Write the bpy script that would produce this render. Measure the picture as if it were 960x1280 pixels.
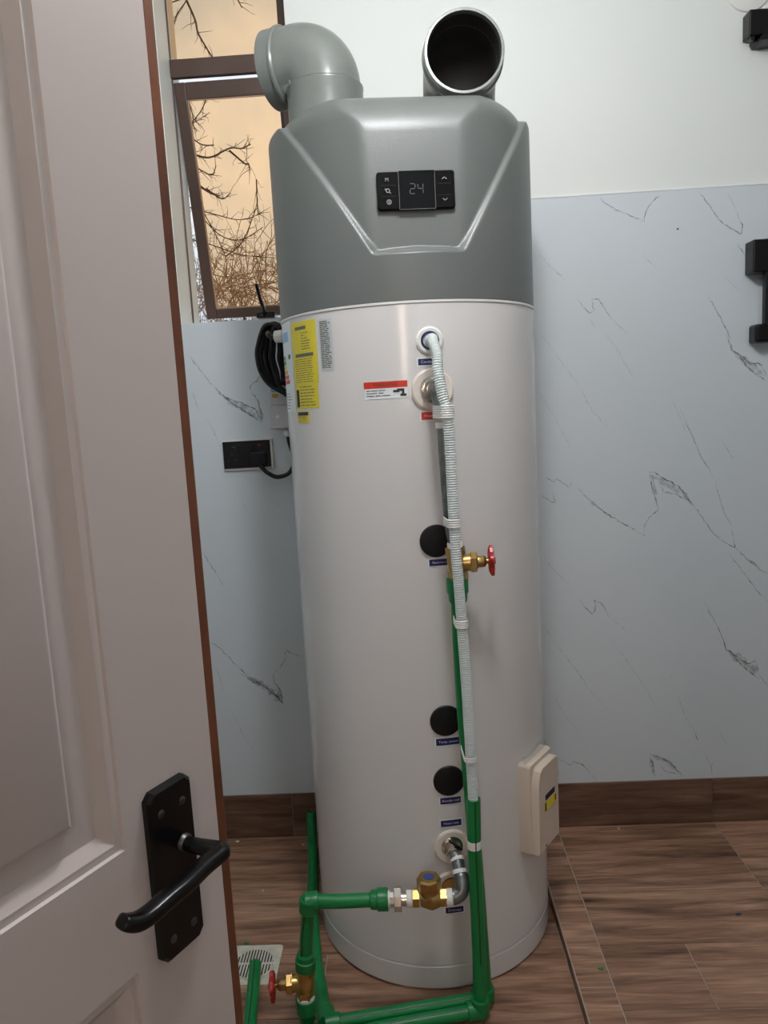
import bpy, bmesh, math, random
import numpy as np
from mathutils import Vector, Matrix
random.seed(7)
scene = bpy.context.scene
for o in list(bpy.data.objects): bpy.data.objects.remove(o)
col = scene.collection

# ------------------------------------------------------------------ camera
cam_d = bpy.data.cameras.new('camera'); cam = bpy.data.objects.new('camera', cam_d); col.objects.link(cam)
fw = Vector((-0.035246, 0.989441, -0.140585)); xr = Vector((0.998163, 0.027917, -0.05377)); yd = Vector((-0.049277, -0.142222, -0.988607))
M = Matrix((xr, -yd, -fw)).transposed().to_4x4(); M.translation = Vector((0, 0, 1.344)); cam.matrix_world = M
cam_d.sensor_fit = 'HORIZONTAL'; cam_d.sensor_width = 36; cam_d.lens = 938.26 / 960 * 36
cam_d.clip_start = 0.02
scene.camera = cam

# ------------------------------------------------------------------ world, lights, exposure
scene.view_settings.view_transform = 'Standard'; scene.view_settings.look = 'None'
scene.view_settings.gamma = 1; scene.view_settings.use_curve_mapping = False
scene.view_settings.exposure = 0.0
SKY, GLOBE, HALLFILL = 1.15, 121.0, 12.0
w = bpy.data.worlds.new('world'); scene.world = w; w.use_nodes = True
nt = w.node_tree; bg = nt.nodes['Background']
tc = nt.nodes.new('ShaderNodeTexCoord'); nz = nt.nodes.new('ShaderNodeTexNoise'); nz.inputs['Scale'].default_value = 5.5; nz.inputs['Detail'].default_value = 5
cr = nt.nodes.new('ShaderNodeValToRGB'); cr.color_ramp.elements[0].position = .35; cr.color_ramp.elements[1].position = .65
cr.color_ramp.elements[0].color = (.60, .68, .80, 1); cr.color_ramp.elements[1].color = (1, 1, 1, 1)
nt.links.new(tc.outputs['Generated'], nz.inputs['Vector']); nt.links.new(nz.outputs['Fac'], cr.inputs['Fac'])
nt.links.new(cr.outputs['Color'], bg.inputs['Color']); bg.inputs['Strength'].default_value = SKY
def area(name, loc, size, power, color, rot=(0, 0, 0), shape='DISK', sy=None):
    l = bpy.data.lights.new(name, 'AREA'); l.energy = power; l.color = color; l.shape = shape; l.size = size
    if sy: l.size_y = sy
    o = bpy.data.objects.new(name, l); o.location = loc; o.rotation_euler = rot; col.objects.link(o); return o
CEIL = 2.78

# ------------------------------------------------------------------ helpers
ORG = {}
class MB:
    def __init__(s): s.v = []; s.f = []
    def add(s, vs, fs):
        b = len(s.v); s.v += [Vector(v) for v in vs]; s.f += [tuple(i + b for i in f) for f in fs]; return s
    def box(s, x0, x1, y0, y1, z0, z1):
        return s.add([(x0,y0,z0),(x1,y0,z0),(x1,y1,z0),(x0,y1,z0),(x0,y0,z1),(x1,y0,z1),(x1,y1,z1),(x0,y1,z1)],
                     [(0,3,2,1),(4,5,6,7),(0,1,5,4),(1,2,6,5),(2,3,7,6),(3,0,4,7)])
    def obox(s, o, u, v, n, u0, u1, v0, v1, n0, n1):
        o, u, v, n = Vector(o), Vector(u), Vector(v), Vector(n)
        P = [o + u*a + v*b + n*c for c in (n0, n1) for a, b in ((u0,v0),(u1,v0),(u1,v1),(u0,v1))]
        return s.add(P, [(3,2,1,0),(4,5,6,7),(0,1,5,4),(1,2,6,5),(2,3,7,6),(3,0,4,7)])
    def prism(s, o, u, v, n, outline, layers):
        """outline: list (a,b); layers: list (height, inset scale toward centre in metres)"""
        o, u, v, n = Vector(o), Vector(u), Vector(v), Vector(n); N = len(outline); rows = []
        cx = sum(p[0] for p in outline)/N; cy = sum(p[1] for p in outline)/N
        hx = max(abs(p[0]-cx) for p in outline); hy = max(abs(p[1]-cy) for p in outline)
        for h, ins in layers:
            rows.append([o + u*(cx+(a-cx)*(1-ins/hx)) + v*(cy+(b-cy)*(1-ins/hy)) + n*h for a, b in outline])
        vs = [p for r in rows for p in r]; fs = [tuple(range(N))[::-1], tuple(range((len(rows)-1)*N, len(rows)*N))]
        for k in range(len(rows)-1):
            for i in range(N): j = (i+1) % N; fs.append((k*N+i, k*N+j, (k+1)*N+j, (k+1)*N+i))
        return s.add(vs, fs)
    def lathe(s, o, axis, prof, seg=24, ref=None, caps=True):
        """prof: list (dist along axis, radius)"""
        o, a = Vector(o), Vector(axis).normalized()
        t = Vector(ref) if ref else (Vector((0,0,1)) if abs(a.z) < .9 else Vector((1,0,0)))
        u = (t - a*t.dot(a)).normalized(); v = a.cross(u); N = seg; vs = []
        for d, r in prof:
            for i in range(N):
                q = 2*math.pi*i/N; vs.append(o + a*d + (u*math.cos(q) + v*math.sin(q))*r)
        fs = []
        for k in range(len(prof)-1):
            for i in range(N): j = (i+1) % N; fs.append((k*N+i, k*N+j, (k+1)*N+j, (k+1)*N+i))
        if caps: fs += [tuple(range(N))[::-1], tuple(range((len(prof)-1)*N, len(prof)*N))]
        return s.add(vs, fs)
    def tube(s, pts, rad, seg=14, ell=None, caps=True, up=None, sq=1.0):
        """rad: number or list; ell=(a,b) flattens along frame axes"""
        P = [Vector(p) for p in pts]; n = len(P)
        T = [(P[min(i+1,n-1)] - P[max(i-1,0)]).normalized() for i in range(n)]
        r0 = Vector(up) if up else (Vector((0,0,1)) if abs(T[0].z) < .9 else Vector((0,-1,0)))
        u = (r0 - T[0]*r0.dot(T[0])).normalized(); vs = []
        for i in range(n):
            if up: u = Vector(up)
            u = (u - T[i]*u.dot(T[i])).normalized(); v = T[i].cross(u)
            r = rad[i] if isinstance(rad, (list, tuple)) else rad
            ea, eb = ell if ell else (1, 1)
            for k in range(seg):
                q = 2*math.pi*k/seg; ca, sa = math.cos(q), math.sin(q)
                ca, sa = math.copysign(abs(ca)**sq, ca), math.copysign(abs(sa)**sq, sa); vs.append(P[i] + u*(ca*r*ea) + v*(sa*r*eb))
        fs = []
        for i in range(n-1):
            for k in range(seg): j = (k+1) % seg; fs.append((i*seg+k, i*seg+j, (i+1)*seg+j, (i+1)*seg+k))
        if caps: fs += [tuple(range(seg))[::-1], tuple(range((n-1)*seg, n*seg))]
        return s.add(vs, fs)
def spline(pts, n=10):
    P = [Vector(p) for p in pts]; out = []
    for i in range(len(P)-1):
        a, b, c, d = P[max(i-1,0)], P[i], P[i+1], P[min(i+2,len(P)-1)]
        for k in range(n):
            t = k/n; out.append(.5*((2*b)+(c-a)*t+(2*a-5*b+4*c-d)*t*t+(3*b-a-3*c+d)*t*t*t))
    return out + [P[-1]]
def resample(pts, step):
    out = [pts[0].copy()]; acc = 0
    for a, b in zip(pts, pts[1:]):
        L = (b-a).length
        if L < 1e-9: continue
        d = step - acc
        while d <= L: out.append(a + (b-a)*(d/L)); d += step
        acc = L - (d - step)
    return out
def obj(name, mb, mat, parent=None, smooth=None, bevel=None):
    c = sum(mb.v, Vector())/len(mb.v); lo = min(v.z for v in mb.v)
    if parent is None: c.z = lo
    me = bpy.data.meshes.new(name); me.from_pydata([v - c for v in mb.v], [], mb.f); me.update()
    bm = bmesh.new(); bm.from_mesh(me); bmesh.ops.recalc_face_normals(bm, faces=bm.faces); bm.to_mesh(me); bm.free()
    o = bpy.data.objects.new(name, me); col.objects.link(o)
    if isinstance(mat, str): mat = MAT[mat]
    me.materials.append(mat)
    if parent:
        o.parent = parent; o.location = c - ORG[parent.name]
    else: o.location = c
    ORG[o.name] = c.copy()
    if smooth is not None:
        me.polygons.foreach_set('use_smooth', [True]*len(me.polygons))
        if smooth < 180: me.set_sharp_from_angle(angle=math.radians(smooth))
    if bevel:
        b = o.modifiers.new('bevel', 'BEVEL'); b.width = bevel; b.segments = 2; b.limit_method = 'ANGLE'
    return o
def thing(name, loc, label=None, cat=None, group=None, kind=None):
    o = bpy.data.objects.new(name, None); o.empty_display_size = .05; col.objects.link(o); o.location = loc; ORG[o.name] = Vector(loc)
    return tag(o, label, cat, group, kind)
def tag(o, label=None, cat=None, group=None, kind=None):
    for k, v in (('label', label), ('category', cat), ('group', group), ('kind', kind)):
        if v: o[k] = v
    return o
def text_mb(txt, size, fn, bold=0.0):
    cu = bpy.data.curves.new('t', 'FONT'); cu.body = txt; cu.size = size; cu.align_x = 'CENTER'; cu.align_y = 'CENTER'; cu.offset = bold; cu.resolution_u = 2
    o = bpy.data.objects.new('t', cu); col.objects.link(o); bpy.context.view_layer.update()
    me = bpy.data.meshes.new_from_object(o.evaluated_get(bpy.context.evaluated_depsgraph_get()))
    mb = MB(); mb.add([fn(v.co.x, v.co.y) for v in me.vertices], [tuple(p.vertices) for p in me.polygons])
    bpy.data.objects.remove(o); bpy.data.meshes.remove(me); bpy.data.curves.remove(cu); return mb

# ------------------------------------------------------------------ materials
MAT = {}
def mat(name, color, rough=.5, metal=0, noise=None, bump=None, **kw):
    """noise=(scale, amount) darkens/lightens the colour; bump=(scale, strength)"""
    m = bpy.data.materials.new(name); m.use_nodes = True; nt = m.node_tree; b = nt.nodes['Principled BSDF']
    b.inputs['Base Color'].default_value = (*color, 1); b.inputs['Roughness'].default_value = rough; b.inputs['Metallic'].default_value = metal
    for k, v in kw.items(): b.inputs[k].default_value = v
    if noise or bump: tcn = nt.nodes.new('ShaderNodeTexCoord')
    if noise:
        n = nt.nodes.new('ShaderNodeTexNoise'); n.inputs['Scale'].default_value = noise[0]; n.inputs['Detail'].default_value = 6
        r = nt.nodes.new('ShaderNodeValToRGB'); a = noise[1]
        r.color_ramp.elements[0].position = .3; r.color_ramp.elements[1].position = .7
        r.color_ramp.elements[0].color = (*[c*(1-a) for c in color], 1); r.color_ramp.elements[1].color = (*[min(1, c*(1+a)) for c in color], 1)
        nt.links.new(tcn.outputs['Object'], n.inputs['Vector']); nt.links.new(n.outputs['Fac'], r.inputs['Fac']); nt.links.new(r.outputs['Color'], b.inputs['Base Color'])
    if bump:
        n = nt.nodes.new('ShaderNodeTexNoise'); n.inputs['Scale'].default_value = bump[0]; n.inputs['Detail'].default_value = 3
        bp = nt.nodes.new('ShaderNodeBump'); bp.inputs['Strength'].default_value = bump[1]; bp.inputs['Distance'].default_value = .002
        nt.links.new(tcn.outputs['Object'], n.inputs['Vector']); nt.links.new(n.outputs['Fac'], bp.inputs['Height']); nt.links.new(bp.outputs['Normal'], b.inputs['Normal'])
    MAT[name] = m; return m
mat('wall_paint', (.74, .765, .735), .55, bump=(60, .12))
mat('cladding', (.61, .66, .69), .28, noise=(1.6, .03))
mat('ceiling_paint', (.78, .78, .76), .7)
mat('hall_paint', (.62, .56, .52), .7)
mat('white_trim', (.80, .82, .81), .4)
mat('grout', (.40, .34, .28), .8)
mat('dark_sealant', (.05, .04, .035), .7)
mat('door_paint', (.60, .525, .495), .38, bump=(25, .06))
mat('door_wood', (.16, .050, .020), .45, noise=(14, .35))
mat('black_metal', (.0035, .0035, .004), .26, **{'Specular IOR Level': .35})
mat('black_plastic', (.006, .006, .007), .42, **{'Specular IOR Level': .35})
mat('black_rubber', (.004, .004, .005), .45, **{'Specular IOR Level': .35})
mat('screw_steel', (.12, .115, .11), .4, 1)
mat('frame_bronze', (.085, .050, .038), .42, noise=(9, .12))
mat('tank_paint', (.65, .63, .615), .16, bump=(7, .03))
mat('tank_rim', (.70, .69, .68), .3)
mat('head_paint', (.122, .132, .125), .36, bump=(420, .16))
mat('duct_pvc', (.165, .178, .165), .30, noise=(30, .05))
mat('duct_inside_shade', (.030, .027, .026), .6)  # shade inside the grey elbows, put into the colour
mat('panel_black', (.002, .002, .0022), .25, **{'Specular IOR Level': .14})
mat('screen_black', (.003, .0035, .0045), .10, **{'Specular IOR Level': .15})
mat('clear_edge', (.16, .165, .16), .25)
mat('icon_white', (.30, .32, .33), .5)
mat('led', (.03, .04, .05), .5); MAT['led'].node_tree.nodes['Principled BSDF'].inputs['Emission Color'].default_value = (.55, .70, .85, 1); MAT['led'].node_tree.nodes['Principled BSDF'].inputs['Emission Strength'].default_value = .035
mat('sticker_yellow', (.72, .60, .03), .45); mat('sticker_white', (.72, .76, .77), .4); mat('sticker_silver', (.50, .55, .56), .35)
mat('sticker_blue', (.014, .010, .085), .4); mat('sticker_red', (.60, .035, .015), .4); mat('ink', (.03, .03, .03), .6); mat('ink_grey', (.13, .13, .10), .6)
mat('print_white', (.62, .62, .68), .5); mat('print_green', (.02, .22, .08), .5); mat('print_amber', (.65, .35, .02), .5); mat('print_cyan', (.12, .40, .62), .5); mat('print_lightblue', (.25, .45, .70), .5)
mat('cream_plastic', (.63, .53, .44), .38); mat('white_plastic', (.74, .74, .70), .4)
mat('port_plastic', (.72, .65, .58), .42)
mat('chrome', (.60, .57, .52), .22, 1, noise=(40, .2)); mat('galvanised', (.20, .215, .215), .38, .85, noise=(45, .3))
mat('brass', (.50, .33, .12), .30, 1, noise=(30, .25)); mat('thread_tape', (.78, .76, .72), .7, bump=(90, .4))
mat('green_ppr', (.003, .19, .045), .33); mat('green_fitting', (.003, .175, .042), .36); mat('green_stripe', (.004, .03, .012), .4)
mat('red_wheel', (.42, .018, .012), .3); mat('dial_blue', (.03, .06, .22), .4)
mat('drain_cream', (.62, .60, .50), .5, noise=(35, .18)); mat('drain_dark', (.015, .013, .012), .9)
mat('sticker_beige', (.68, .64, .56), .4); mat('box_grey', (.56, .55, .57), .4); mat('seal_sunlit', (.42, .26, .16), .5); mat('bark', (.10, .062, .042), .9); mat('twig', (.30, .20, .13), .9); mat('dry_ground', (.22, .16, .10), 1, noise=(3, .3))
def emit(name, color, strength):
    m = bpy.data.materials.new(name); m.use_nodes = True; b = m.node_tree.nodes['Principled BSDF']; b.inputs['Base Color'].default_value = (.8, .8, .78, 1)
    b.inputs['Emission Color'].default_value = (*color, 1); b.inputs['Emission Strength'].default_value = strength; MAT[name] = m
emit('lamp_glow', (.97, .975, 1.0), GLOBE); emit('warm_fill', (1.0, .80, .68), HALLFILL)
mat('green_scrap', (.01, .20, .06), .5); mat('blue_scrap', (.03, .06, .11), .5); mat('white_scrap', (.6, .58, .5), .6)
# hose: milky translucent plastic
m = mat('hose_clear', (.74, .80, .79), .3); nt = m.node_tree; b = nt.nodes['Principled BSDF']
tr = nt.nodes.new('ShaderNodeBsdfTransparent'); tr.inputs['Color'].default_value = (.93, .96, .95, 1); mx = nt.nodes.new('ShaderNodeMixShader'); mx.inputs[0].default_value = .30
nt.links.new(b.outputs[0], mx.inputs[1]); nt.links.new(tr.outputs[0], mx.inputs[2]); nt.links.new(mx.outputs[0], nt.nodes['Material Output'].inputs['Surface'])
def film(name, tint, fac, rough=.03):
    m = bpy.data.materials.new(name); m.use_nodes = True; nt = m.node_tree; nt.nodes.clear()
    o = nt.nodes.new('ShaderNodeOutputMaterial'); t = nt.nodes.new('ShaderNodeBsdfTransparent'); t.inputs['Color'].default_value = (*tint, 1)
    g = nt.nodes.new('ShaderNodeBsdfGlossy'); g.inputs['Roughness'].default_value = rough; g.inputs['Color'].default_value = (.9, .9, .9, 1)
    mx = nt.nodes.new('ShaderNodeMixShader'); mx.inputs[0].default_value = fac
    nt.links.new(t.outputs[0], mx.inputs[1]); nt.links.new(g.outputs[0], mx.inputs[2]); nt.links.new(mx.outputs[0], o.inputs['Surface']); MAT[name] = m
film('bronze_glass', (.945, .795, .62), .03); film('clear_film', (.86, .88, .88), .12, .15)
# marble veins: printed, patchy
def vein_mat(name, color, lo, hi):
    m = mat(name, color, .3); nt = m.node_tree; b = nt.nodes['Principled BSDF']; tcn = nt.nodes.new('ShaderNodeTexCoord')
    n = nt.nodes.new('ShaderNodeTexNoise'); n.inputs['Scale'].default_value = 55; n.inputs['Detail'].default_value = 6
    mr = nt.nodes.new('ShaderNodeMapRange'); mr.inputs[1].default_value = .35; mr.inputs[2].default_value = .65; mr.inputs[3].default_value = lo; mr.inputs[4].default_value = hi
    nt.links.new(tcn.outputs['Object'], n.inputs['Vector']); nt.links.new(n.outputs['Fac'], mr.inputs[0]); nt.links.new(mr.outputs[0], b.inputs['Alpha'])
vein_mat('vein_d', (.21, .185, .185), .10, .75); vein_mat('vein_m', (.24, .215, .215), .08, .65); vein_mat('vein_f', (.30, .285, .29), .02, .45); vein_mat('vein_s', (.34, .31, .31), .0, .42)
# wood-look porcelain
def wood(name, dark, mid, light, rough=.42):
    m = bpy.data.materials.new(name); m.use_nodes = True; nt = m.node_tree; b = nt.nodes['Principled BSDF']; b.inputs['Roughness'].default_value = rough
    g = nt.nodes.new('ShaderNodeNewGeometry'); oi = nt.nodes.new('ShaderNodeObjectInfo')
    mu = nt.nodes.new('ShaderNodeMath'); mu.operation = 'MULTIPLY'; mu.inputs[1].default_value = 37.0; nt.links.new(oi.outputs['Random'], mu.inputs[0])
    cx = nt.nodes.new('ShaderNodeCombineXYZ'); nt.links.new(mu.outputs[0], cx.inputs[0]); nt.links.new(mu.outputs[0], cx.inputs[1])
    ad = nt.nodes.new('ShaderNodeVectorMath'); nt.links.new(g.outputs['Position'], ad.inputs[0]); nt.links.new(cx.outputs[0], ad.inputs[1])
    mp = nt.nodes.new('ShaderNodeMapping'); mp.inputs['Scale'].default_value = (1.6, 17, 17); nt.links.new(ad.outputs[0], mp.inputs['Vector'])
    n1 = nt.nodes.new('ShaderNodeTexNoise'); n1.inputs['Scale'].default_value = 1.5; n1.inputs['Detail'].default_value = 9; n1.inputs['Roughness'].default_value = .62; n1.inputs['Distortion'].default_value = .5
    nt.links.new(mp.outputs[0], n1.inputs['Vector'])
    mp2 = nt.nodes.new('ShaderNodeMapping'); mp2.inputs['Scale'].default_value = (9, 130, 130); nt.links.new(ad.outputs[0], mp2.inputs['Vector'])
    n2 = nt.nodes.new('ShaderNodeTexNoise'); n2.inputs['Scale'].default_value = 1; n2.inputs['Detail'].default_value = 3; nt.links.new(mp2.outputs[0], n2.inputs['Vector'])
    r = nt.nodes.new('ShaderNodeValToRGB'); e = r.color_ramp.elements; e[0].position = .30; e[0].color = (*dark, 1); e[1].position = .72; e[1].color = (*light, 1)
    k = e.new(.5); k.color = (*mid, 1); nt.links.new(n1.outputs['Fac'], r.inputs['Fac'])
    mr = nt.nodes.new('ShaderNodeMapRange'); mr.inputs[1].default_value = .3; mr.inputs[2].default_value = .7; mr.inputs[3].default_value = .72; mr.inputs[4].default_value = 1.18; nt.links.new(n2.outputs['Fac'], mr.inputs[0])
    vm = nt.nodes.new('ShaderNodeVectorMath'); vm.operation = 'SCALE'; nt.links.new(r.outputs['Color'], vm.inputs[0]); nt.links.new(mr.outputs[0], vm.inputs['Scale'])
    nt.links.new(vm.outputs[0], b.inputs['Base Color'])
    bp = nt.nodes.new('ShaderNodeBump'); bp.inputs['Strength'].default_value = .12; bp.inputs['Distance'].default_value = .002; nt.links.new(n2.outputs['Fac'], bp.inputs['Height']); nt.links.new(bp.outputs['Normal'], b.inputs['Normal'])
    MAT[name] = m
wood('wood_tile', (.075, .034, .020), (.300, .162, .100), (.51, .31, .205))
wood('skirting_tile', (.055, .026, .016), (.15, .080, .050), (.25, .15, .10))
VEINS = [
    ('m', 2.2, [(0.572, 1.885), (0.587, 1.867), (0.627, 1.845), (0.693, 1.814)]),
    ('m', 2.5, [(0.693, 1.814), (0.695, 1.833), (0.709, 1.858), (0.737, 1.883)]),
    ('m', 2.5, [(0.841, 1.890), (0.870, 1.850), (0.903, 1.801), (0.930, 1.782), (0.961, 1.763), (0.965, 1.784), (0.949, 1.822)]),
    ('f', 1.5, [(0.922, 1.879), (0.947, 1.830)]),
    ('m', 2.0, [(0.950, 1.738), (0.970, 1.711), (0.997, 1.676)]),
    ('f', 1.5, [(1.004, 1.654), (1.038, 1.622)]),
    ('f', 1.8, [(0.399, 1.742), (0.434, 1.703), (0.470, 1.668)]),
    ('d', 2.2, [(0.503, 1.615), (0.520, 1.590), (0.538, 1.571), (0.550, 1.579), (0.545, 1.611), (0.564, 1.610), (0.586, 1.573), (0.599, 1.554)]),
    ('f', 1.6, [(0.599, 1.554), (0.642, 1.512)]),
    ('f', 2.0, [(0.540, 1.553), (0.553, 1.532)]),
    ('f', 1.5, [(0.390, 1.535), (0.429, 1.479), (0.478, 1.408), (0.505, 1.370)]),
    ('f', 1.2, [(0.580, 1.515), (0.616, 1.464), (0.668, 1.370)]),
    ('f', 1.0, [(0.688, 1.725), (0.726, 1.686)]),
    ('f', 1.0, [(0.916, 1.653), (0.961, 1.607)]),
    ('m', 2.2, [(0.869, 1.603), (0.894, 1.560), (0.926, 1.500), (0.942, 1.450)]),
    ('d', 3.0, [(0.926, 1.487), (0.938, 1.448), (0.961, 1.433), (0.993, 1.404), (1.020, 1.405), (1.043, 1.359)]),
    ('d', 2.6, [(0.956, 1.440), (0.979, 1.401), (1.009, 1.374), (1.039, 1.354)]),
    ('f', 1.2, [(0.388, 1.358), (0.425, 1.298), (0.477, 1.191)]),
    ('f', 1.2, [(0.505, 1.368), (0.545, 1.292), (0.586, 1.243)]),
    ('f', 1.0, [(0.771, 1.314), (0.817, 1.208)]),
    ('m', 1.8, [(0.794, 1.286), (0.833, 1.196), (0.854, 1.148), (0.891, 1.083)]),
    ('f', 1.2, [(0.909, 1.196), (0.951, 1.129)]),
    ('d', 1.8, [(0.402, 1.108), (0.416, 1.102), (0.428, 1.092), (0.435, 1.104), (0.456, 1.088), (0.472, 1.076), (0.477, 1.090)]),
    ('d', 2.4, [(0.495, 1.072), (0.532, 1.032), (0.576, 0.992), (0.630, 0.958), (0.691, 0.919)]),
    ('m', 1.8, [(0.383, 1.063), (0.415, 1.036), (0.429, 1.033), (0.420, 1.069)]),
    ('d', 2.4, [(0.691, 0.921), (0.689, 0.952), (0.705, 0.976), (0.731, 0.996), (0.722, 1.032), (0.710, 1.068), (0.706, 1.104)]),
    ('d', 3.0, [(0.701, 1.109), (0.720, 1.108), (0.747, 1.088), (0.789, 1.064), (0.813, 1.028), (0.836, 0.998)]),
    ('d', 2.2, [(0.733, 1.069), (0.747, 1.047), (0.785, 1.038), (0.813, 1.020)]),
    ('m', 2.2, [(0.836, 0.998), (0.864, 0.958), (0.892, 0.914), (0.923, 0.890), (0.954, 0.870), (0.951, 0.901), (0.944, 0.930)]),
    ('m', 1.7, [(0.898, 1.071), (0.901, 1.047), (0.922, 0.979), (0.946, 0.935)]),
    ('m', 2.2, [(0.954, 0.874), (0.994, 0.831), (1.030, 0.800), (1.053, 0.787)]),
    ('d', 2.5, [(0.994, 0.836), (1.029, 0.805)]),
    ('m', 1.8, [(0.940, 0.851), (0.971, 0.808), (1.019, 0.740), (1.055, 0.701)]),
    ('f', 1.5, [(0.392, 0.865), (0.427, 0.822), (0.462, 0.783)]),
    ('d', 2.2, [(0.497, 0.732), (0.515, 0.704), (0.534, 0.686), (0.544, 0.700), (0.540, 0.730), (0.561, 0.719), (0.584, 0.673)]),
    ('f', 1.5, [(0.584, 0.673), (0.632, 0.631)]),
    ('f', 1.5, [(0.382, 0.663), (0.422, 0.598), (0.486, 0.506), (0.533, 0.427), (0.591, 0.366)]),
    ('f', 1.2, [(0.586, 0.616), (0.638, 0.530), (0.698, 0.433), (0.730, 0.368)]),
    ('m', 2.0, [(0.866, 0.710), (0.887, 0.670), (0.919, 0.601), (0.936, 0.550)]),
    ('d', 3.0, [(0.916, 0.608), (0.933, 0.558), (0.962, 0.536), (0.998, 0.509), (1.020, 0.518), (1.035, 0.470)]),
    ('d', 2.6, [(0.943, 0.557), (0.975, 0.510), (1.011, 0.478), (1.035, 0.462)]),
    ('m', 2.0, [(1.035, 0.470), (1.059, 0.436)]),
    ('f', 1.5, [(0.788, 0.417), (0.810, 0.351), (0.839, 0.298)]),
    ('m', 2.0, [(0.834, 0.311), (0.851, 0.264)]),
    ('f', 1.3, [(0.859, 0.245), (0.893, 0.178)]),
    ('m', 1.6, [(0.891, 0.157), (0.891, 0.189), (0.900, 0.199)]),
    ('f', 1.2, [(0.912, 0.308), (0.941, 0.250)]),
    ('m', 2.0, [(0.407, 0.232), (0.431, 0.223), (0.456, 0.204), (0.471, 0.216), (0.495, 0.207), (0.519, 0.177), (0.539, 0.153)]),
    ('f', 1.8, [(0.418, 0.165), (0.423, 0.197)]),
    ('d', 3.0, [(0.702, 0.225), (0.712, 0.193), (0.717, 0.154)]),
    ('d', 2.6, [(0.702, 0.231), (0.727, 0.224), (0.761, 0.205), (0.795, 0.166), (0.803, 0.155)]),
    ('m', 2.0, [(0.732, 0.198), (0.751, 0.171), (0.790, 0.161)]),
    ('f', 1.0, [(0.406, 0.446), (0.442, 0.367), (0.490, 0.313)]),
    ('f', 1.5, [(0.766, 0.489), (0.771, 0.468)]),
    ('m', 1.8, [(-0.623, 1.519), (-0.598, 1.483), (-0.569, 1.438), (-0.547, 1.413)]),
    ('d', 3.0, [(-0.556, 1.425), (-0.530, 1.392), (-0.486, 1.359), (-0.452, 1.334), (-0.425, 1.313)]),
    ('d', 2.6, [(-0.548, 1.404), (-0.507, 1.383), (-0.473, 1.370), (-0.443, 1.354), (-0.422, 1.318)]),
    ('d', 2.6, [(-0.423, 1.316), (-0.425, 1.351), (-0.432, 1.379), (-0.449, 1.403)]),
    ('m', 2.0, [(-0.449, 1.403), (-0.450, 1.422), (-0.427, 1.437), (-0.411, 1.459)]),
    ('f', 1.6, [(-0.621, 1.413), (-0.611, 1.370), (-0.610, 1.349)]),
    ('f', 1.2, [(-0.592, 1.341), (-0.564, 1.281), (-0.551, 1.230)]),
    ('m', 1.6, [(-0.633, 0.934), (-0.616, 0.896), (-0.595, 0.858), (-0.578, 0.825)]),
    ('d', 1.8, [(-0.638, 0.653), (-0.607, 0.631), (-0.573, 0.589), (-0.555, 0.567)]),
    ('d', 3.0, [(-0.560, 0.573), (-0.528, 0.535), (-0.480, 0.504), (-0.445, 0.469), (-0.420, 0.437)]),
    ('d', 2.6, [(-0.552, 0.546), (-0.509, 0.516), (-0.456, 0.490), (-0.425, 0.442)]),
    ('d', 2.4, [(-0.425, 0.442), (-0.431, 0.489), (-0.449, 0.516), (-0.447, 0.542)]),
    ('m', 1.8, [(-0.447, 0.542), (-0.421, 0.566), (-0.404, 0.591), (-0.407, 0.617), (-0.378, 0.601), (-0.349, 0.589)]),
    ('f', 1.4, [(-0.629, 0.581), (-0.613, 0.528), (-0.613, 0.476)]),
    ('f', 1.1, [(-0.587, 0.423), (-0.556, 0.342), (-0.527, 0.288)]),
    ('f', 0.8, [(-0.411, 1.094), (-0.368, 1.019), (-0.344, 0.945)]),
    ('f', 0.8, [(-0.507, 1.099), (-0.487, 1.049)]),
]
BRANCHES = [
    (0.0070, [(-0.914, 3.256), (-0.885, 3.179), (-0.862, 3.111), (-0.835, 3.020), (-0.810, 2.969), (-0.785, 2.927)]),
    (0.0040, [(-0.876, 3.155), (-0.928, 3.103), (-0.967, 3.072)]),
    (0.0040, [(-0.915, 3.240), (-0.953, 3.144), (-0.973, 3.086)]),
    (0.0040, [(-0.675, 3.207), (-0.644, 3.143)]),
    (0.0060, [(-0.980, 2.545), (-0.926, 2.528), (-0.850, 2.520), (-0.731, 2.523), (-0.693, 2.544), (-0.648, 2.559)]),
    (0.0050, [(-0.739, 2.523), (-0.687, 2.485), (-0.656, 2.459), (-0.650, 2.431)]),
    (0.0080, [(-0.989, 2.452), (-0.926, 2.413), (-0.873, 2.375), (-0.804, 2.325)]),
    (0.0040, [(-0.849, 2.356), (-0.803, 2.332), (-0.757, 2.350)]),
    (0.0040, [(-0.937, 2.775), (-0.899, 2.705), (-0.910, 2.665), (-0.881, 2.618)]),
    (0.0030, [(-0.815, 2.747), (-0.862, 2.709), (-0.921, 2.672), (-0.810, 2.682)]),
    (0.0040, [(-0.956, 2.485), (-0.878, 2.452), (-0.842, 2.443), (-0.800, 2.454)]),
    (0.0050, [(-0.947, 2.588), (-0.868, 2.566), (-0.819, 2.570)]),
    (0.0030, [(-0.634, 2.406), (-0.641, 2.266), (-0.613, 2.243)]),
    (0.0030, [(-0.937, 2.284), (-0.846, 2.264), (-0.719, 2.225), (-0.613, 2.243)]),
    (0.0030, [(-0.788, 2.062), (-0.726, 2.137), (-0.651, 2.231), (-0.642, 2.256)]),
    (0.0030, [(-0.918, 2.290), (-0.835, 2.179), (-0.726, 2.137), (-0.611, 2.183)]),
    (0.0030, [(-0.968, 2.151), (-0.869, 2.127), (-0.731, 2.072), (-0.583, 2.049)]),
    (0.0030, [(-0.930, 2.361), (-0.861, 2.216), (-0.807, 2.070), (-0.797, 1.961)]),
]
TX, TY, R, WY = .0133, 1.8607, .30, 2.2226
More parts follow.
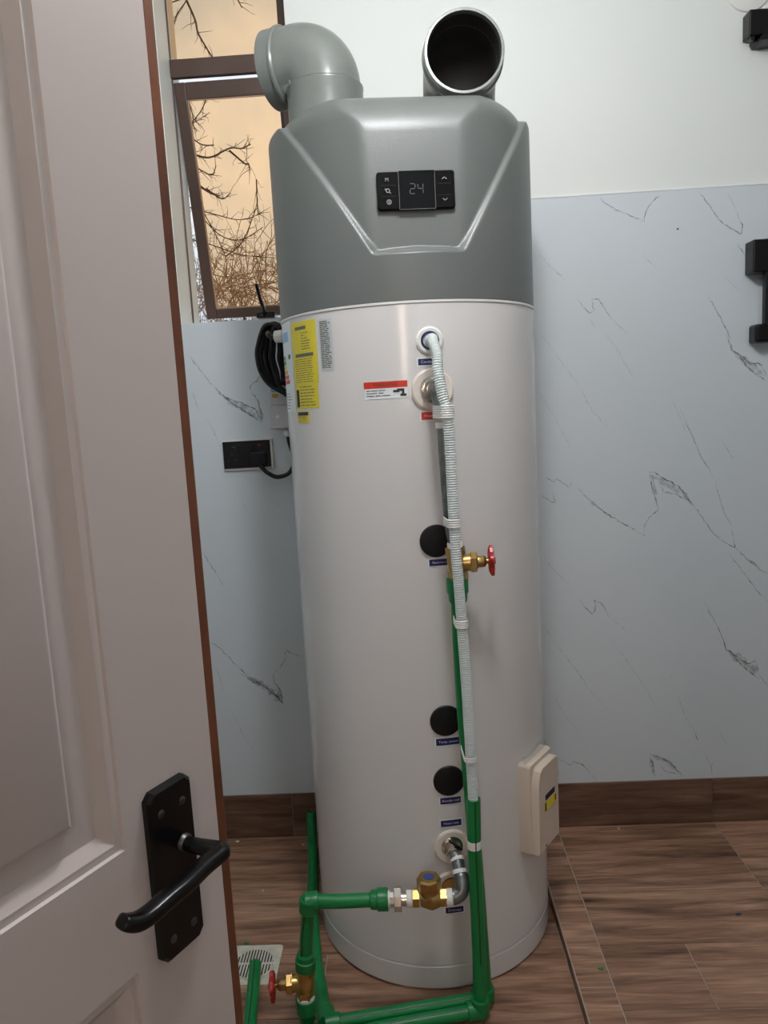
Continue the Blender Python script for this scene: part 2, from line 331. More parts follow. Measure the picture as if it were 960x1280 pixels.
XL, XR, YF = -1.25, 2.90, -.12          # left wall, right wall, outer face of the door wall
WX0, WX1, WZ0, WZ1 = -.637, -.278, 1.609, 2.62   # window opening
PZ = 1.893                              # top of the cladding right of the window

# ------------------------------------------------------------------ room shell
def struct(name, mb, m, **k): return tag(obj(name, mb, m, **k), kind='structure')
fl = struct('floor', MB().box(XL, XR, YF - 2.6, WY + .0, -.06, -.0015), 'grout')
# wood-look porcelain planks
rows = [(2.2226, 2.09)] + [(2.09 - .2*k, 1.89 - .2*k) for k in range(11)]
joints = [([], [.90, 2.1]), ([.05], [.90, 2.1]), ([-.85, -.05], [1.3, 2.3]), ([-.26], [.62, 1.8]), ([-.7, .1], [1.15, 2.2]), ([-.4], [.8]), ([-.1], [1.4]), ([-.6], [.7]), ([-.3], [1.2]), ([.1], [.95]), ([-.5], [.65]), ([-.2], [1.1])]
GAP = .0014
for (ya, yb), (jl, jr) in zip(rows, joints):
    for x0, x1, js in ((XL, .322, jl), (.405, XR, jr)):
        xs = [x0] + js + [x1]
        for a, b in zip(xs, xs[1:]):
            obj('floor_plank', MB().box(a + GAP, b - GAP, yb + GAP, ya - GAP, -.010, 0), 'wood_tile', fl)
# raised kerb between tank bay and the rest of the floor
kb = struct('trim_1', MB().box(.3235, .4035, .30, WY, 0, .0296), 'grout')
tag(kb, 'low wood-look tiled kerb running across the floor')
ys = [WY - .012, 1.525, .93, .31]
for a, b in zip(ys, ys[1:]):
    obj('kerb_top_tile', MB().box(.3262, .4008, b + GAP, a - GAP, .022, .0302), 'wood_tile', kb)
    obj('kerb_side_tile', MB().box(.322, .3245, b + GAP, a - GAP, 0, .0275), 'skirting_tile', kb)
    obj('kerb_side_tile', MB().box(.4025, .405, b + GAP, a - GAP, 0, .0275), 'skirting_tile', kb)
# back wall around the window
wb = MB(); D = WY + .20
wb.box(XL, WX0, WY, D, 0, CEIL); wb.box(WX1, XR, WY, D, 0, CEIL); wb.box(WX0, WX1, WY, D, 0, WZ0); wb.box(WX0, WX1, WY, D, WZ1, CEIL)
wback = struct('wall_back', wb, 'wall_paint')
obj('cladding_sheet', MB().box(XL, WX1 - .001, WY - .006, WY, .146, WZ0), 'cladding', wback)
obj('cladding_sheet', MB().box(WX1 + .001, XR, WY - .006, WY, .146, PZ), 'cladding', wback)
def ribbon(mb, pts, wd, y):
    P = [Vector((p[0], 0, p[1])) for p in pts]; Q = []
    for a, b in zip(P, P[1:]):
        n = max(2, int((b - a).length/.006))
        for k in range(n): Q.append(a + (b - a)*(k/n) + Vector((random.gauss(0, .0011), 0, random.gauss(0, .0011))))
    Q.append(P[-1]); vs = []; fs = []; L = len(Q)
    for i, q in enumerate(Q):
        t = (Q[min(i+1, L-1)] - Q[max(i-1, 0)]).normalized(); nn = Vector((-t.z, 0, t.x))
        e = min(1, .25 + 4*min(i, L-1-i)/L)*wd*.5*random.uniform(.55, 1.35)
        vs += [(q.x + nn.x*e, y, q.z + nn.z*e), (q.x - nn.x*e, y, q.z - nn.z*e)]
    fs = [(2*i, 2*i+1, 2*i+3, 2*i+2) for i in range(L-1)]
    mb.add(vs, fs)
VM = {k: MB() for k in 'dmfs'}
for k, wd, pts in VEINS:
    ribbon(VM[k], pts, wd*.00125, WY - .0064)
# the printed pattern carries on along the wall beyond the shower rail
for dx, dzv in ((.70, .13), (1.40, -.11)):
    for k, wd, pts in VEINS:
        q = [(x + dx, z + dzv) for x, z in pts]
        if pts[0][0] > .37 and all(.16 < z < PZ - .01 and 1.05 < x < XR - .02 for x, z in q): ribbon(VM[k], q, wd*.00125, WY - .0064)
# broad smoky patches beside the strongest veins
for pts, wd in (([(.71, 1.10), (.75, 1.075), (.80, 1.045), (.83, 1.005)], .016), ([(.712, 1.10), (.717, 1.06), (.728, 1.03)], .014), ([(.945, 1.44), (.98, 1.41), (1.03, 1.37)], .020),
                ([(.94, .55), (.98, .52), (1.03, .475)], .022), ([(-.53, 1.39), (-.47, 1.355), (-.425, 1.32)], .020), ([(-.43, 1.36), (-.424, 1.32)], .014),
                ([(-.53, .535), (-.47, .495), (-.425, .445)], .020), ([(-.44, .50), (-.428, .45)], .014), ([(.705, .225), (.75, .21), (.79, .17)], .014), ([(.706, .22), (.714, .17)], .014), ([(.535, 1.03), (.55, 1.015)], .012)):
    ribbon(VM['s'], pts, wd, WY - .0062)
for k in 'smfd': tag(obj('marble_vein_print', VM[k], 'vein_' + k, wback), kind='stuff')
obj('screw_hole', MB().lathe((.786, WY - .0065, 1.788), (0, -1, 0), [(0, .0028), (.0006, .0028)], 10), 'ink', wback)
struct('trim_2', MB().box(WX1 + .001, XR, WY - .0072, WY - .0001, PZ, PZ + .006), 'white_trim')
# skirting tiles
bb = struct('baseboard_back', MB().box(XL, XR, WY - .0065, WY - .0001, .0005, .1455), 'grout')
for a, b in ((XL, -.42), (-.42, .18), (.18, .894), (.894, 2.0), (2.0, XR)):
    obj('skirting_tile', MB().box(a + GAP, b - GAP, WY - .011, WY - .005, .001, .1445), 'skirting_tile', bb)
# other walls (outside the view), ceiling, doorway wall and hall
wl = MB(); wl.box(XL - .12, XL, YF - 2.6, D, 0, CEIL); wleft = struct('wall_left', wl, 'wall_paint'); obj('cladding_sheet', MB().box(XL, XL + .006, 0, WY - .012, .002, PZ), 'cladding', wleft)
wright = struct('wall_right', MB().box(XR, XR + .12, YF - 2.6, D, 0, CEIL), 'wall_paint')
obj('cladding_sheet', MB().box(XR - .006, XR, 0, WY - .012, .002, PZ), 'cladding', wright)
DX0, DX1, DZ = -.66, .24, 2.10
wf = MB().box(XL, DX0, YF, 0, 0, CEIL).box(DX1, XR, YF, 0, 0, CEIL).box(DX0, DX1, YF, 0, DZ, CEIL)
wfront = struct('wall_front', wf, 'wall_paint')
for a, b in ((XL + .007, DX0 - .01), (DX1 + .01, XR - .007)): obj('cladding_sheet', MB().box(a, b, 0, .006, .002, PZ), 'cladding', wfront)
struct('wall_hall', MB().box(XL, XR, YF - 2.72, YF - 2.6, 0, CEIL), 'hall_paint')
struct('ceiling', MB().box(XL - .12, XR + .12, YF - 2.72, D, CEIL, CEIL + .1), 'ceiling_paint')
# pendant globe that lights the room
LP = Vector((.12, .96, 2.38)); t = thing('pendant_lamp', LP, 'white glass globe pendant hanging above the doorway side of the room', 'lamp')
obj('ceiling_rose', MB().lathe((LP.x, LP.y, CEIL), (0, 0, -1), [(0, .045), (.015, .04), (.02, .01)], 24), 'white_plastic', t, smooth=40)
obj('flex', MB().tube([(LP.x, LP.y, CEIL - .018), (LP.x, LP.y, LP.z + .115)], .003, 8), 'white_plastic', t)
obj('lamp_holder', MB().lathe(LP + Vector((0, 0, .118)), (0, 0, -1), [(0, .012), (.01, .02), (.034, .022)], 20), 'white_plastic', t, smooth=40)
obj('globe', MB().lathe(LP, (0, 0, 1), [(.09*math.sin(q), max(.002, .09*math.cos(q))) for q in np.linspace(-math.pi/2, math.pi/2, 21)], 32), 'lamp_glow', t, smooth=180)
# unseen framed glowing pane, added for the tank's warm streak and fill
hw_ = thing('hall_fill', (-.28, YF - 2.6, .9), kind='structure')
HX0, HX1, HZ0, HZ1 = -.46, -.12, 1.45, 2.45
obj('fill_pane', MB().box(HX0, HX1, YF - 2.600, YF - 2.590, HZ0, HZ1), 'warm_fill', hw_)
obj('fill_pane_frame', MB().box(HX0 - .04, HX0, YF - 2.6, YF - 2.57, HZ0 - .04, HZ1 + .04).box(HX1, HX1 + .04, YF - 2.6, YF - 2.57, HZ0 - .04, HZ1 + .04).box(HX0, HX1, YF - 2.6, YF - 2.57, HZ0 - .04, HZ0).box(HX0, HX1, YF - 2.6, YF - 2.57, HZ1, HZ1 + .04), 'white_trim', hw_)

# ------------------------------------------------------------------ window: bronze frame, fixed light above, top-hung sash pushed open
YW = WY + .12
win = thing('window_1', (WX0, YW, WZ0), kind='structure')
fr = MB(); fr.box(WX0, WX0 + .004, YW - .006, YW + .004, WZ0, WZ1); fr.box(WX1 - .035, WX1, YW - .012, YW + .03, WZ0, WZ1)
fr.box(WX0, WX1, YW - .012, YW + .006, 2.322, 2.372); fr.box(WX0, WX1, YW - .012, YW + .03, WZ1 - .03, WZ1); fr.box(WX0 + .2, WX1, YW, YW + .03, WZ0, WZ0 + .006)
obj('window_frame', fr, 'frame_bronze', win, bevel=.002)
obj('fixed_pane', MB().box(WX0 + .006, WX1 - .03, YW - .002, YW + .002, 2.37, WZ1 - .028), 'bronze_glass', win)
# sash: hinge line at the top, leaning out
th = math.radians(13.6); hz, hy = 2.315, YW + .010
su, sv, sn = Vector((1, 0, 0)), Vector((0, math.sin(th), -math.cos(th))), Vector((0, -math.cos(th), -math.sin(th)))
so = Vector((WX0 + .004, hy, hz)); SW, SL = WX1 - WX0 - .02, .679
sash = obj('sash_frame', MB().obox(so, su, sv, sn, 0, .034, 0, SL, -.012, .012).obox(so, su, sv, sn, SW - .034, SW, 0, SL, -.012, .012).obox(so, su, sv, sn, .034, SW - .034, 0, .046, -.012, .012).obox(so, su, sv, sn, .034, SW - .034, SL - .03, SL, -.012, .012), 'frame_bronze', win, bevel=.003)
obj('glazing_bead', MB().obox(so, su, sv, sn, .034, .0375, .046, SL - .03, .002, .010).obox(so, su, sv, sn, .034, SW - .034, SL - .034, SL - .03, .002, .010).obox(so, su, sv, sn, .034, SW - .034, .046, .049, .002, .010), 'seal_sunlit', sash)  # pale sun-lit highlight along the seal, put into its colour
obj('sash_pane', MB().obox(so, su, sv, sn, .036, SW - .036, .048, SL - .032, -.003, .001), 'bronze_glass', sash)
obj('stay_handle', MB().tube(spline([(-.405, 2.30, 1.63), (-.405, 2.27, 1.65), (-.408, 2.25, 1.67), (-.414, 2.235, 1.712)], 5), [.009]*5 + [.008]*5 + [.007]*6, 10, ell=(1.3, .7)), 'black_metal', win, smooth=60)
obj('stay_handle_base', MB().box(-.43, -.375, 2.285, 2.335, WZ0 + .012, WZ0 + .030), 'black_metal', win, bevel=.003)
obj('window_sill', MB().box(WX0, WX1, WY + .0, YW + .03, WZ0 - .001, WZ0 + .001), 'white_trim', win)

# ------------------------------------------------------------------ door
ph = math.radians(28); E0 = Vector((-.221, .75, 0)); du = Vector((math.sin(ph), math.cos(ph), 0)); dn = Vector((math.cos(ph), -math.sin(ph), 0)); dz = Vector((0, 0, 1))
def DP(s, z, n=0): return E0 + du*s + dz*z + dn*n
S0, S1, Z0, Z1 = -.800, -.005, .006, 2.05
door = thing('door_1', DP(S0, 0), kind='structure'); door['label'] = 'white panelled door standing open with a bare brown wood edge'
cols = [(-.686, -.447), (-.364, -.126)]; rws = [(.20, .823), (.948, 1.93)]
lf = MB(); sc = [S0, -.686, -.447, -.364, -.126, S1]; zc = [Z0, .20, .823, .948, 1.93, Z1]
for i in range(5):
    for j in range(5):
        if i in (1, 3) and j in (1, 3): continue
        lf.add([DP(sc[i], zc[j]), DP(sc[i+1], zc[j]), DP(sc[i+1], zc[j+1]), DP(sc[i], zc[j+1])], [(0, 1, 2, 3)])
lf.add([DP(s, z, n) for n in (0, -.04) for s, z in ((S0, Z0), (S1, Z0), (S1, Z1), (S0, Z1))], [(4, 7, 6, 5), (0, 4, 5, 1), (1, 5, 6, 2), (2, 6, 7, 3), (3, 7, 4, 0)])
obj('door_leaf', lf, 'door_paint', door)
prof = [(0, 0), (.002, -.0025), (.006, -.0035), (.009, -.0028), (.011, -.004), (.021, -.0115), (.026, -.012), (.047, -.0075), (.050, -.004), (.053, -.0025)]
for a, b in cols:
    for c, d in rws:
        p = MB(); rings = [[(a+k, c+k), (b-k, c+k), (b-k, d-k), (a+k, d-k)] for k, _ in prof]
        p.add([DP(s, z, h) for r, (_, h) in zip(rings, prof) for s, z in r], [(4*i+j, 4*i+(j+1) % 4, 4*i+4+(j+1) % 4, 4*i+4+j) for i in range(len(prof)-1) for j in range(4)] + [tuple(range(4*len(prof)-4, 4*len(prof)))])
        obj('door_panel', p, 'door_paint', door, smooth=28)
tag(obj('edge_lipping', MB().obox(E0, du, dz, dn, S1, .009, Z0, Z1, -.040, -.0006), 'door_wood', door, bevel=.002), 'bare reddish-brown wood edge strip')
a, b, c, d = -.102, -.045, .812, .990; k = .007
plate = obj('handle_backplate', MB().prism(E0, du, dz, dn, [(a+k, c), (b-k, c), (b, c+k), (b, d-k), (b-k, d), (a+k, d), (a, d-k), (a, c+k)], [(0, 0), (.006, 0), (.009, .0025)]), 'black_metal', door, smooth=20)
tag(plate, 'black metal lever handle backplate')
for s, z in ((-.088, .966), (-.060, .966), (-.088, .834), (-.060, .834)):
    obj('screw', MB().lathe(DP(s, z, .0085), dn, [(0, .0042), (.0012, .0042), (.002, .003)], 14), 'screw_steel', plate, smooth=40)
obj('lever_rose', MB().lathe(DP(-.062, .922, .008), dn, [(0, .0095), (.003, .009), (.005, .0075)], 20), 'screw_steel', plate, smooth=40)
neck = [DP(-.062, .922, .010), DP(-.060, .921, .024), DP(-.056, .920, .042), DP(-.0545, .919, .050), DP(-.062, .9185, .0505), DP(-.080, .918, .0505), DP(-.105, .9175, .053), DP(-.128, .916, .052), DP(-.146, .914, .051), DP(-.159, .9145, .050), DP(-.169, .919, .049), DP(-.176, .925, .048)]
sp_ = spline(neck, 6); n = len(sp_)
rr = [(.0075 + .0025*min(1, i/16)) if i < n - 12 else .010 - .0022*((i - n + 12)/12)**2 for i in range(n)]
rr[-1] *= .55; rr[-2] *= .9
obj('lever', MB().tube(sp_, rr, 20, ell=(.72, .95), up=(0, 0, 1), sq=.62), 'black_metal', plate, smooth=35)
# ------------------------------------------------------------------ water heater
def CP(thd, z, r=R): t = math.radians(thd); return Vector((TX + r*math.sin(t), TY - r*math.cos(t), z))
def CN(thd): t = math.radians(thd); return Vector((math.sin(t), -math.cos(t), 0))
def CT(thd): t = math.radians(thd); return Vector((math.cos(t), math.sin(t), 0))
ZS = 1.552
wh = thing('water_heater', (TX, TY, 0), 'tall white cylindrical heat pump water heater with grey top', 'water heater')
obj('tank_body', MB().lathe((TX, TY, 0), (0, 0, 1), [(.066, R)] + [(z, R) for z in np.linspace(.1, 1.5, 15)] + [(ZS - .008, R)], 160, caps=False), 'tank_paint', wh, smooth=40)
obj('base_ring', MB().lathe((TX, TY, 0), (0, 0, 1), [(.0, R - .010), (.002, R - .004), (.008, R), (.060, R), (.0625, R - .003), (.066, R - .003)], 160), 'tank_paint', wh, smooth=15)
obj('tank_rim', MB().lathe((TX, TY, 0), (0, 0, 1), [(ZS - .008, R), (ZS - .0065, R + .002), (ZS - .002, R + .002), (ZS - .001, R - .002)], 160, caps=False), 'tank_rim', wh, smooth=50)
obj('seam_gasket', MB().lathe((TX, TY, 0), (0, 0, 1), [(ZS - .002, R - .001), (ZS + .002, R - .001)], 120, caps=False), 'dark_sealant', wh, smooth=50)
# head cover: implicit body traced by rays from the axis
HA = math.radians(6.0); ZTOP = 1.977
def smax(a, b, k): h = np.clip(.5 + .5*(a-b)/k, 0, 1); return b + (a-b)*h + k*h*(1-h)
def smin(a, b, k): return -smax(-a, -b, k)
def rcap(d1, d2, r):   # rounded intersection
    return np.minimum(np.maximum(d1+r, d2+r), 0) + np.sqrt(np.maximum(d1+r, 0)**2 + np.maximum(d2+r, 0)**2) - r
def F(x, y, z):
    rad = np.sqrt(x*x + y*y)
    ax = np.abs(x)
    sb = (z - 1.643)*1.7
    nx, nz = -.861, .509
    sd = ((ax - .095)*nx + (z - 1.643)*nz)*.95
    s = smin(sb, sd, .010)
    s = np.where(y < 0, np.maximum(s, 0), 0)
    s = np.where(s < .004, s*s/.008, s - .002)
    outer = rcap(rad - (R + .001 - s), z - 1.950, .014)
    inner = rcap(rad - .2905, z - ZTOP, .062)
    fp = (-y) - (.2755 - (z - 1.65)*.018)
    fz = rcap(fp, z - (ZTOP - .002), .092)
    inner = smax(inner, fz, .0045)
    return np.minimum(outer, inner)
NT, NP = 420, 230
tt = np.linspace(-math.pi, math.pi, NT, endpoint=False); O_z = 1.74
pe = np.arctan2(ZS - O_z, R)
pp = np.concatenate([np.linspace(pe, .80, 170), np.linspace(.80, math.pi/2 - .01, NP - 170 + 1)[1:]])
TH, PH = np.meshgrid(tt, pp); dxn, dyn, dzn = np.sin(TH)*np.cos(PH), -np.cos(TH)*np.cos(PH), np.sin(PH)
lo = np.zeros_like(TH); hi = np.full_like(TH, .6)
for _ in range(32):
    md = (lo + hi)/2; f = F(dxn*md, dyn*md, O_z + dzn*md); lo = np.where(f < 0, md, lo); hi = np.where(f < 0, hi, md)
hx, hy_, hz_ = dxn*lo, dyn*lo, O_z + dzn*lo
wx = TX + hx*math.cos(HA) - hy_*math.sin(HA); wy = TY + hx*math.sin(HA) + hy_*math.cos(HA)
hv = np.stack([wx, wy, hz_], -1).reshape(-1, 3)
hb = MB(); hb.v = [Vector(v) for v in hv]
hb.f = [(k*NT+i, k*NT+(i+1) % NT, (k+1)*NT+(i+1) % NT, (k+1)*NT+i) for k in range(len(pp)-1) for i in range(NT)] + [tuple(range((len(pp)-1)*NT, len(pp)*NT))]
obj('head_cover', hb, 'head_paint', wh, smooth=180)
# control panel on the flat front of the head
hu, hn = CT(6), CN(6); hv_ = Vector((0, 0, 1)); pc = Vector((TX, TY, 1.766)) + hn*.2735
def rrect(w, h, r, n=5):
    out = []
    for cx, cy, a0 in ((w-r, h-r, 0), (-w+r, h-r, 90), (-w+r, -h+r, 180), (w-r, -h+r, 270)):
        for i in range(n+1): q = math.radians(a0 + 90*i/n); out.append((cx + r*math.cos(q), cy + r*math.sin(q)))
    return out
cp = obj('control_panel', MB().prism(pc, hu, hv_, hn, rrect(.0785, .0365, .006), [(-.004, 0), (.009, 0), (.0115, .002)]), 'panel_black', wh, smooth=25)
tag(cp, 'black control panel with a dim digital display')
obj('display_screen', MB().prism(pc + hu*.0015, hu, hv_, hn, rrect(.036, .0368, .0015), [(.010, 0), (.0128, 0), (.0134, .0006)]), 'screen_black', cp)
for u0 in (-.0348, .0378):
    obj('screen_edge', MB().obox(pc, hu, hv_, hn, u0 - .0004, u0 + .0004, -.0366, .0366, .0115, .0138), 'clear_edge', cp)
obj('screen_edge', MB().obox(pc, hu, hv_, hn, -.0348, .0378, -.0372, -.0364, .0108, .0136), 'clear_edge', cp)
obj('screen_edge', MB().obox(pc, hu, hv_, hn, -.0348, .0378, .0364, .0370, .0108, .0136), 'clear_edge', cp)
def seg7(cx, on):
    mb = MB(); w, h, t = .0052, .0095, .0008; L = lambda u0, u1, v0, v1: mb.obox(pc, hu, hv_, hn, cx+u0, cx+u1, v0+.002, v1+.002, .0130, .0137)
    S = {'a': (-w+.001, w-.001, h-t, h+t), 'g': (-w+.001, w-.001, -t, t), 'd': (-w+.001, w-.001, -h-t, -h+t), 'f': (-w-t, -w+t, .0015, h-.001), 'b': (w-t, w+t, .0015, h-.001), 'e': (-w-t, -w+t, -h+.001, -.0015), 'c': (w-t, w+t, -h+.001, -.0015)}
    for k in on: L(*S[k])
    return mb
obj('display_digit', seg7(-.0075, 'abged'), 'led', cp); obj('display_digit', seg7(.0085, 'fgbc'), 'led', cp)
HP = lambda u, v, n=.0119: pc + hu*u + hv_*v + hn*n
obj('mode_letter', text_mb('M', .0095, lambda x, y: HP(-.058 + x, .021 + y)), 'icon_white', cp)
def ring(cx, cy, r, a0=0, a1=360, t=.0009):
    return MB().tube([HP(cx + r*math.cos(math.radians(a)), cy + r*math.sin(math.radians(a))) for a in np.linspace(a0, a1, 15)], t, 5)
ic = ring(-.057, .000, .0034); ic.tube([HP(-.0545, -.0025), HP(-.051, -.005)], .0009, 5); ic.tube([HP(-.063, .002), HP(-.0605, .004)], .0009, 5); obj('search_icon', ic, 'icon_white', cp)
ic = ring(-.0555, -.0215, .0042, 60, 420); ic.tube([HP(-.0555, -.0195), HP(-.0555, -.024)], .0012, 5); obj('power_icon', ic, 'icon_white', cp)
obj('up_arrow', MB().tube([HP(.053, .019), HP(.0575, .0225), HP(.062, .019)], .0009, 5), 'icon_white', cp); obj('down_arrow', MB().tube([HP(.053, -.018), HP(.0575, -.0215), HP(.062, -.018)], .0009, 5), 'icon_white', cp)
for u0, u1, v in ((-.070, -.040, .0105), (-.070, -.040, -.0105), (.044, .070, .011), (.044, .070, -.011)):
    obj('button_gap', MB().obox(pc, hu, hv_, hn, u0, u1, v - .0003, v + .0003, .0112, .0119), 'black_plastic', cp)

# stickers on the shell
def patch(t0, t1, z0, z1, lift=.0005, mb=None):
    mb = mb or MB(); n = max(2, int(abs(t1-t0)/1.5) + 1); q = np.linspace(t0, t1, n)
    return mb.add([CP(a, z, R + lift) for z in (z0, z1) for a in q], [(i, i+1, n+i+1, n+i) for i in range(n-1)])
def ctext(txt, size, tc_, zc, lift=.0014, bold=0): return text_mb(txt, size, lambda x, y: CP(tc_ + math.degrees(x/R), zc + y, R + lift), bold)
def lines(t0, t1, z0, z1, n, fill=.45, lift=.0009, ragged=.35):
    mb = MB()
    for k in range(n):
        z = z1 - (z1-z0)*(k+.5)/n; h = (z1-z0)/n*fill*.5; t = t0; e = t1 - (t1-t0)*random.uniform(0, ragged)
        while t < e:
            L = random.uniform(1.2, 4.5); patch(t, min(t+L, e), z-h, z+h, lift, mb); t += L + random.uniform(.3, .6)
    return mb
y1 = tag(obj('instruction_sticker', patch(-59.2, -40.6, 1.400, 1.534, .0008), 'sticker_yellow', wh), 'yellow instruction sticker with dark print')
obj('sticker_heading', patch(-55.5, -47, 1.5165, 1.5235, .0012), 'ink_grey', y1); obj('sticker_heading', patch(-56.5, -43, 1.4585, 1.4655, .0012), 'ink_grey', y1)
obj('sticker_print', lines(-57.5, -42.5, 1.402, 1.4555, 11, .26, .0011, .15), 'ink_grey', y1); obj('sticker_print', lines(-51, -44, 1.472, 1.512, 7, .3, .0011, .6), 'ink_grey', y1)
y2 = tag(obj('instruction_sticker', patch(-58.9, -41.4, 1.346, 1.400, .0007), 'sticker_yellow', wh), 'lower yellow instruction sticker')
obj('sticker_heading', patch(-58, -55.5, 1.350, 1.388, .0012), 'ink', y2); obj('sticker_print', lines(-54.5, -43, 1.350, 1.397, 7, .26, .0011, .3), 'ink_grey', y2)
y3 = tag(obj('caution_sticker', patch(-58.8, -48.5, 1.315, 1.340, .0008), 'sticker_yellow', wh), 'small yellow caution sticker')
obj('sticker_heading', patch(-58, -49.2, 1.331, 1.3385, .0012), 'ink', y3); obj('sticker_print', lines(-57.5, -49.5, 1.317, 1.3305, 3, .3, .0011, .2), 'ink_grey', y3)
y4 = tag(obj('rating_sticker', patch(-38.8, -32.0, 1.424, 1.530, .0008), 'sticker_silver', wh), 'silver rating sticker with fine dark print')
obj('sticker_print', lines(-38.2, -32.6, 1.428, 1.527, 26, .55, .0011, .3), 'ink_grey', y4)
y5 = tag(obj('energy_sticker', patch(-76, -60.2, 1.340, 1.541, .0007), 'sticker_white', wh), 'white energy sticker with a coloured scale')
obj('sticker_band', patch(-74, -64, 1.498, 1.520, .0011), 'print_lightblue', y5)
for k, (mm, e) in enumerate((('print_green', -70.5), ('print_green', -70), ('sticker_yellow', -69), ('print_amber', -68), ('sticker_red', -66.5), ('sticker_red', -65.5))):
    obj('scale_bar', patch(-75, e, 1.459 - k*.011, 1.468 - k*.011, .0011), mm, y5)
obj('scale_pointer', patch(-65, -62.6, 1.459, 1.469, .0011), 'ink', y5); obj('sticker_print', lines(-74, -62, 1.345, 1.385, 6, .25, .0011, .5), 'ink_grey', y5)
y6 = tag(obj('warning_sticker', patch(-18.8, -1.3, 1.357, 1.3925, .0007), 'sticker_white', wh), 'white warning sticker with red header')
obj('sticker_header', patch(-18.8, -1.3, 1.379, 1.3925, .0010), 'sticker_red', y6); obj('sticker_print', ctext('WARNING', .0105, -10, 1.3857, .0014), 'ink', y6)
obj('sticker_print', lines(-17.8, -8, 1.361, 1.377, 3, .35, .0011, .45), 'ink_grey', y6)
pic = patch(-7, -4.5, 1.369, 1.374, .0011); patch(-5.5, -2.6, 1.371, 1.3765, .0011, pic); patch(-4.2, -1.8, 1.361, 1.366, .0012, pic); patch(-3.6, -2.6, 1.364, 1.373, .0013, pic)
obj('hand_pictogram', pic, 'ink', y6)
def port_label(t0, t1, z0, z1, txt, m='sticker_blue'):
    o = tag(obj('connection_sticker', patch(t0 - .55, t1 + .55, z0 - .003, z1 + .003, .0006), 'sticker_white', wh), None)
    obj('sticker_field', patch(t0, t1, z0, z1, .0010), m, o)
    obj('sticker_print', ctext(txt, min((z1-z0)*.62, math.radians(t1-t0)*R/len(txt)*1.75), (t0+t1)/2, (z0+z1)/2, .0014), 'print_white', o)
    return o
port_label(3.3, 12.8, 1.4205, 1.4335, 'Condensate'); port_label(3.6, 12.8, 1.3095, 1.3255, 'Water outlet', 'sticker_red')
port_label(4.0, 13.4, 1.0015, 1.0155, 'Reserve coil'); port_label(3.4, 14.0, .5985, .6145, 'Temp. sensor'); port_label(4.0, 12.9, .4605, .4755, 'Anode rod')
port_label(3.8, 12.7, .4065, .4215, 'Water inlet'); port_label(4.2, 12.0, .1955, .2095, 'Drainage')
for t, z in ((7.2, 1.055), (7.9, .655), (8.1, .515)):
    tag(obj('port_cap', MB().lathe(CP(t, z, R - .004), CN(t), [(0, .035), (.006, .035), (.008, .0335), (.0088, .030)], 48), 'black_plastic', wh, smooth=30), 'round black plastic port cap')
# ports
def flange(t, z, r, name, m, lab):
    o = obj(name, MB().lathe(CP(t, z, R - .006), CN(t), [(0, r), (.008, r), (.0105, r - .004), (.0095, r*.62), (.006, r*.58), (.006, .001)], 48, caps=False), m, wh, smooth=30); tag(o, lab); return o
f1 = flange(8.2, 1.469, .0285, 'condensate_port', 'white_plastic', 'white round condensate port')
obj('port_ring', MB().lathe(CP(8.2, 1.469, R - .002), CN(8.2), [(0, .019), (.006, .019), (.006, .0145), (0, .0145)], 32, caps=False), 'sticker_blue', f1, smooth=30)
f2 = flange(8.5, 1.370, .044, 'hot_outlet_port', 'port_plastic', 'cream hot water outlet flange')
obj('port_socket', MB().lathe(CP(8.5, 1.37, R - .004), CN(8.5), [(0, .026), (.006, .026), (.007, .018)], 32), 'chrome', f2, smooth=30)
f3 = flange(8.2, .357, .041, 'cold_inlet_port', 'port_plastic', 'cream cold water inlet flange')
obj('port_socket', MB().lathe(CP(8.2, .357, R - .004), CN(8.2), [(0, .024), (.006, .024), (.007, .016)], 32), 'chrome', f3, smooth=30)
f4 = flange(7.0, .262, .036, 'drain_port', 'port_plastic', 'cream drain port flange')
obj('port_plug', MB().lathe(CP(7.0, .262, R - .004), CN(7), [(0, .021), (.010, .021), (.012, .012)], 24), 'brass', f4, smooth=30)
# terminal box, lower right of the shell
tb = 55.0; bn, bt = CN(tb), CT(tb); bo = Vector((TX, TY, .397)) + bn*.266
hw, hh = .062, .112
box = obj('terminal_box', MB().prism(bo, bt, hv_, bn, rrect(hw, hh, .008), [(0, 0), (.050, 0), (.056, .004)]), 'cream_plastic', wh, smooth=25)
tag(box, 'cream plastic terminal box on the tank side')
cv = []
for a, b in rrect(hw - .004, hh - .012, .006): cv.append((a, b))
cover = [(-hw+.006, -hh+.004), (hw-.004, -hh+.004), (hw-.004, hh-.020), (hw-.020, hh-.014), (-hw+.034, hh-.014), (-hw+.022, hh-.020), (-hw+.014, hh-.034), (-hw+.010, hh-.052)]
obj('box_cover', MB().prism(bo, bt, hv_, bn, cover, [(.052, 0), (.070, 0), (.074, .003)]), 'cream_plastic', box, smooth=30)
obj('cover_screw', MB().lathe(bo + bt*(-.018) + hv_*(-.100) + bn*.073, bn, [(0, .004), (.002, .003)], 12), 'ink_grey', box)
s1 = obj('box_sticker', MB().obox(bo, bt, hv_, bn, -.022, .040, -.014, .008, .0742, .0746), 'sticker_yellow', box)
obj('box_sticker', MB().obox(bo, bt, hv_, bn, -.018, .034, .012, .026, .0742, .0746), 'sticker_blue', box)
obj('sticker_symbol', MB().obox(bo, bt, hv_, bn, -.021, -.014, -.013, .007, .0746, .0749), 'ink', box); obj('sticker_symbol', MB().obox(bo, bt, hv_, bn, .033, .039, -.010, .005, .0746, .0749), 'ink', box)
fm = MB(); q = np.linspace(-hw, hw, 7)
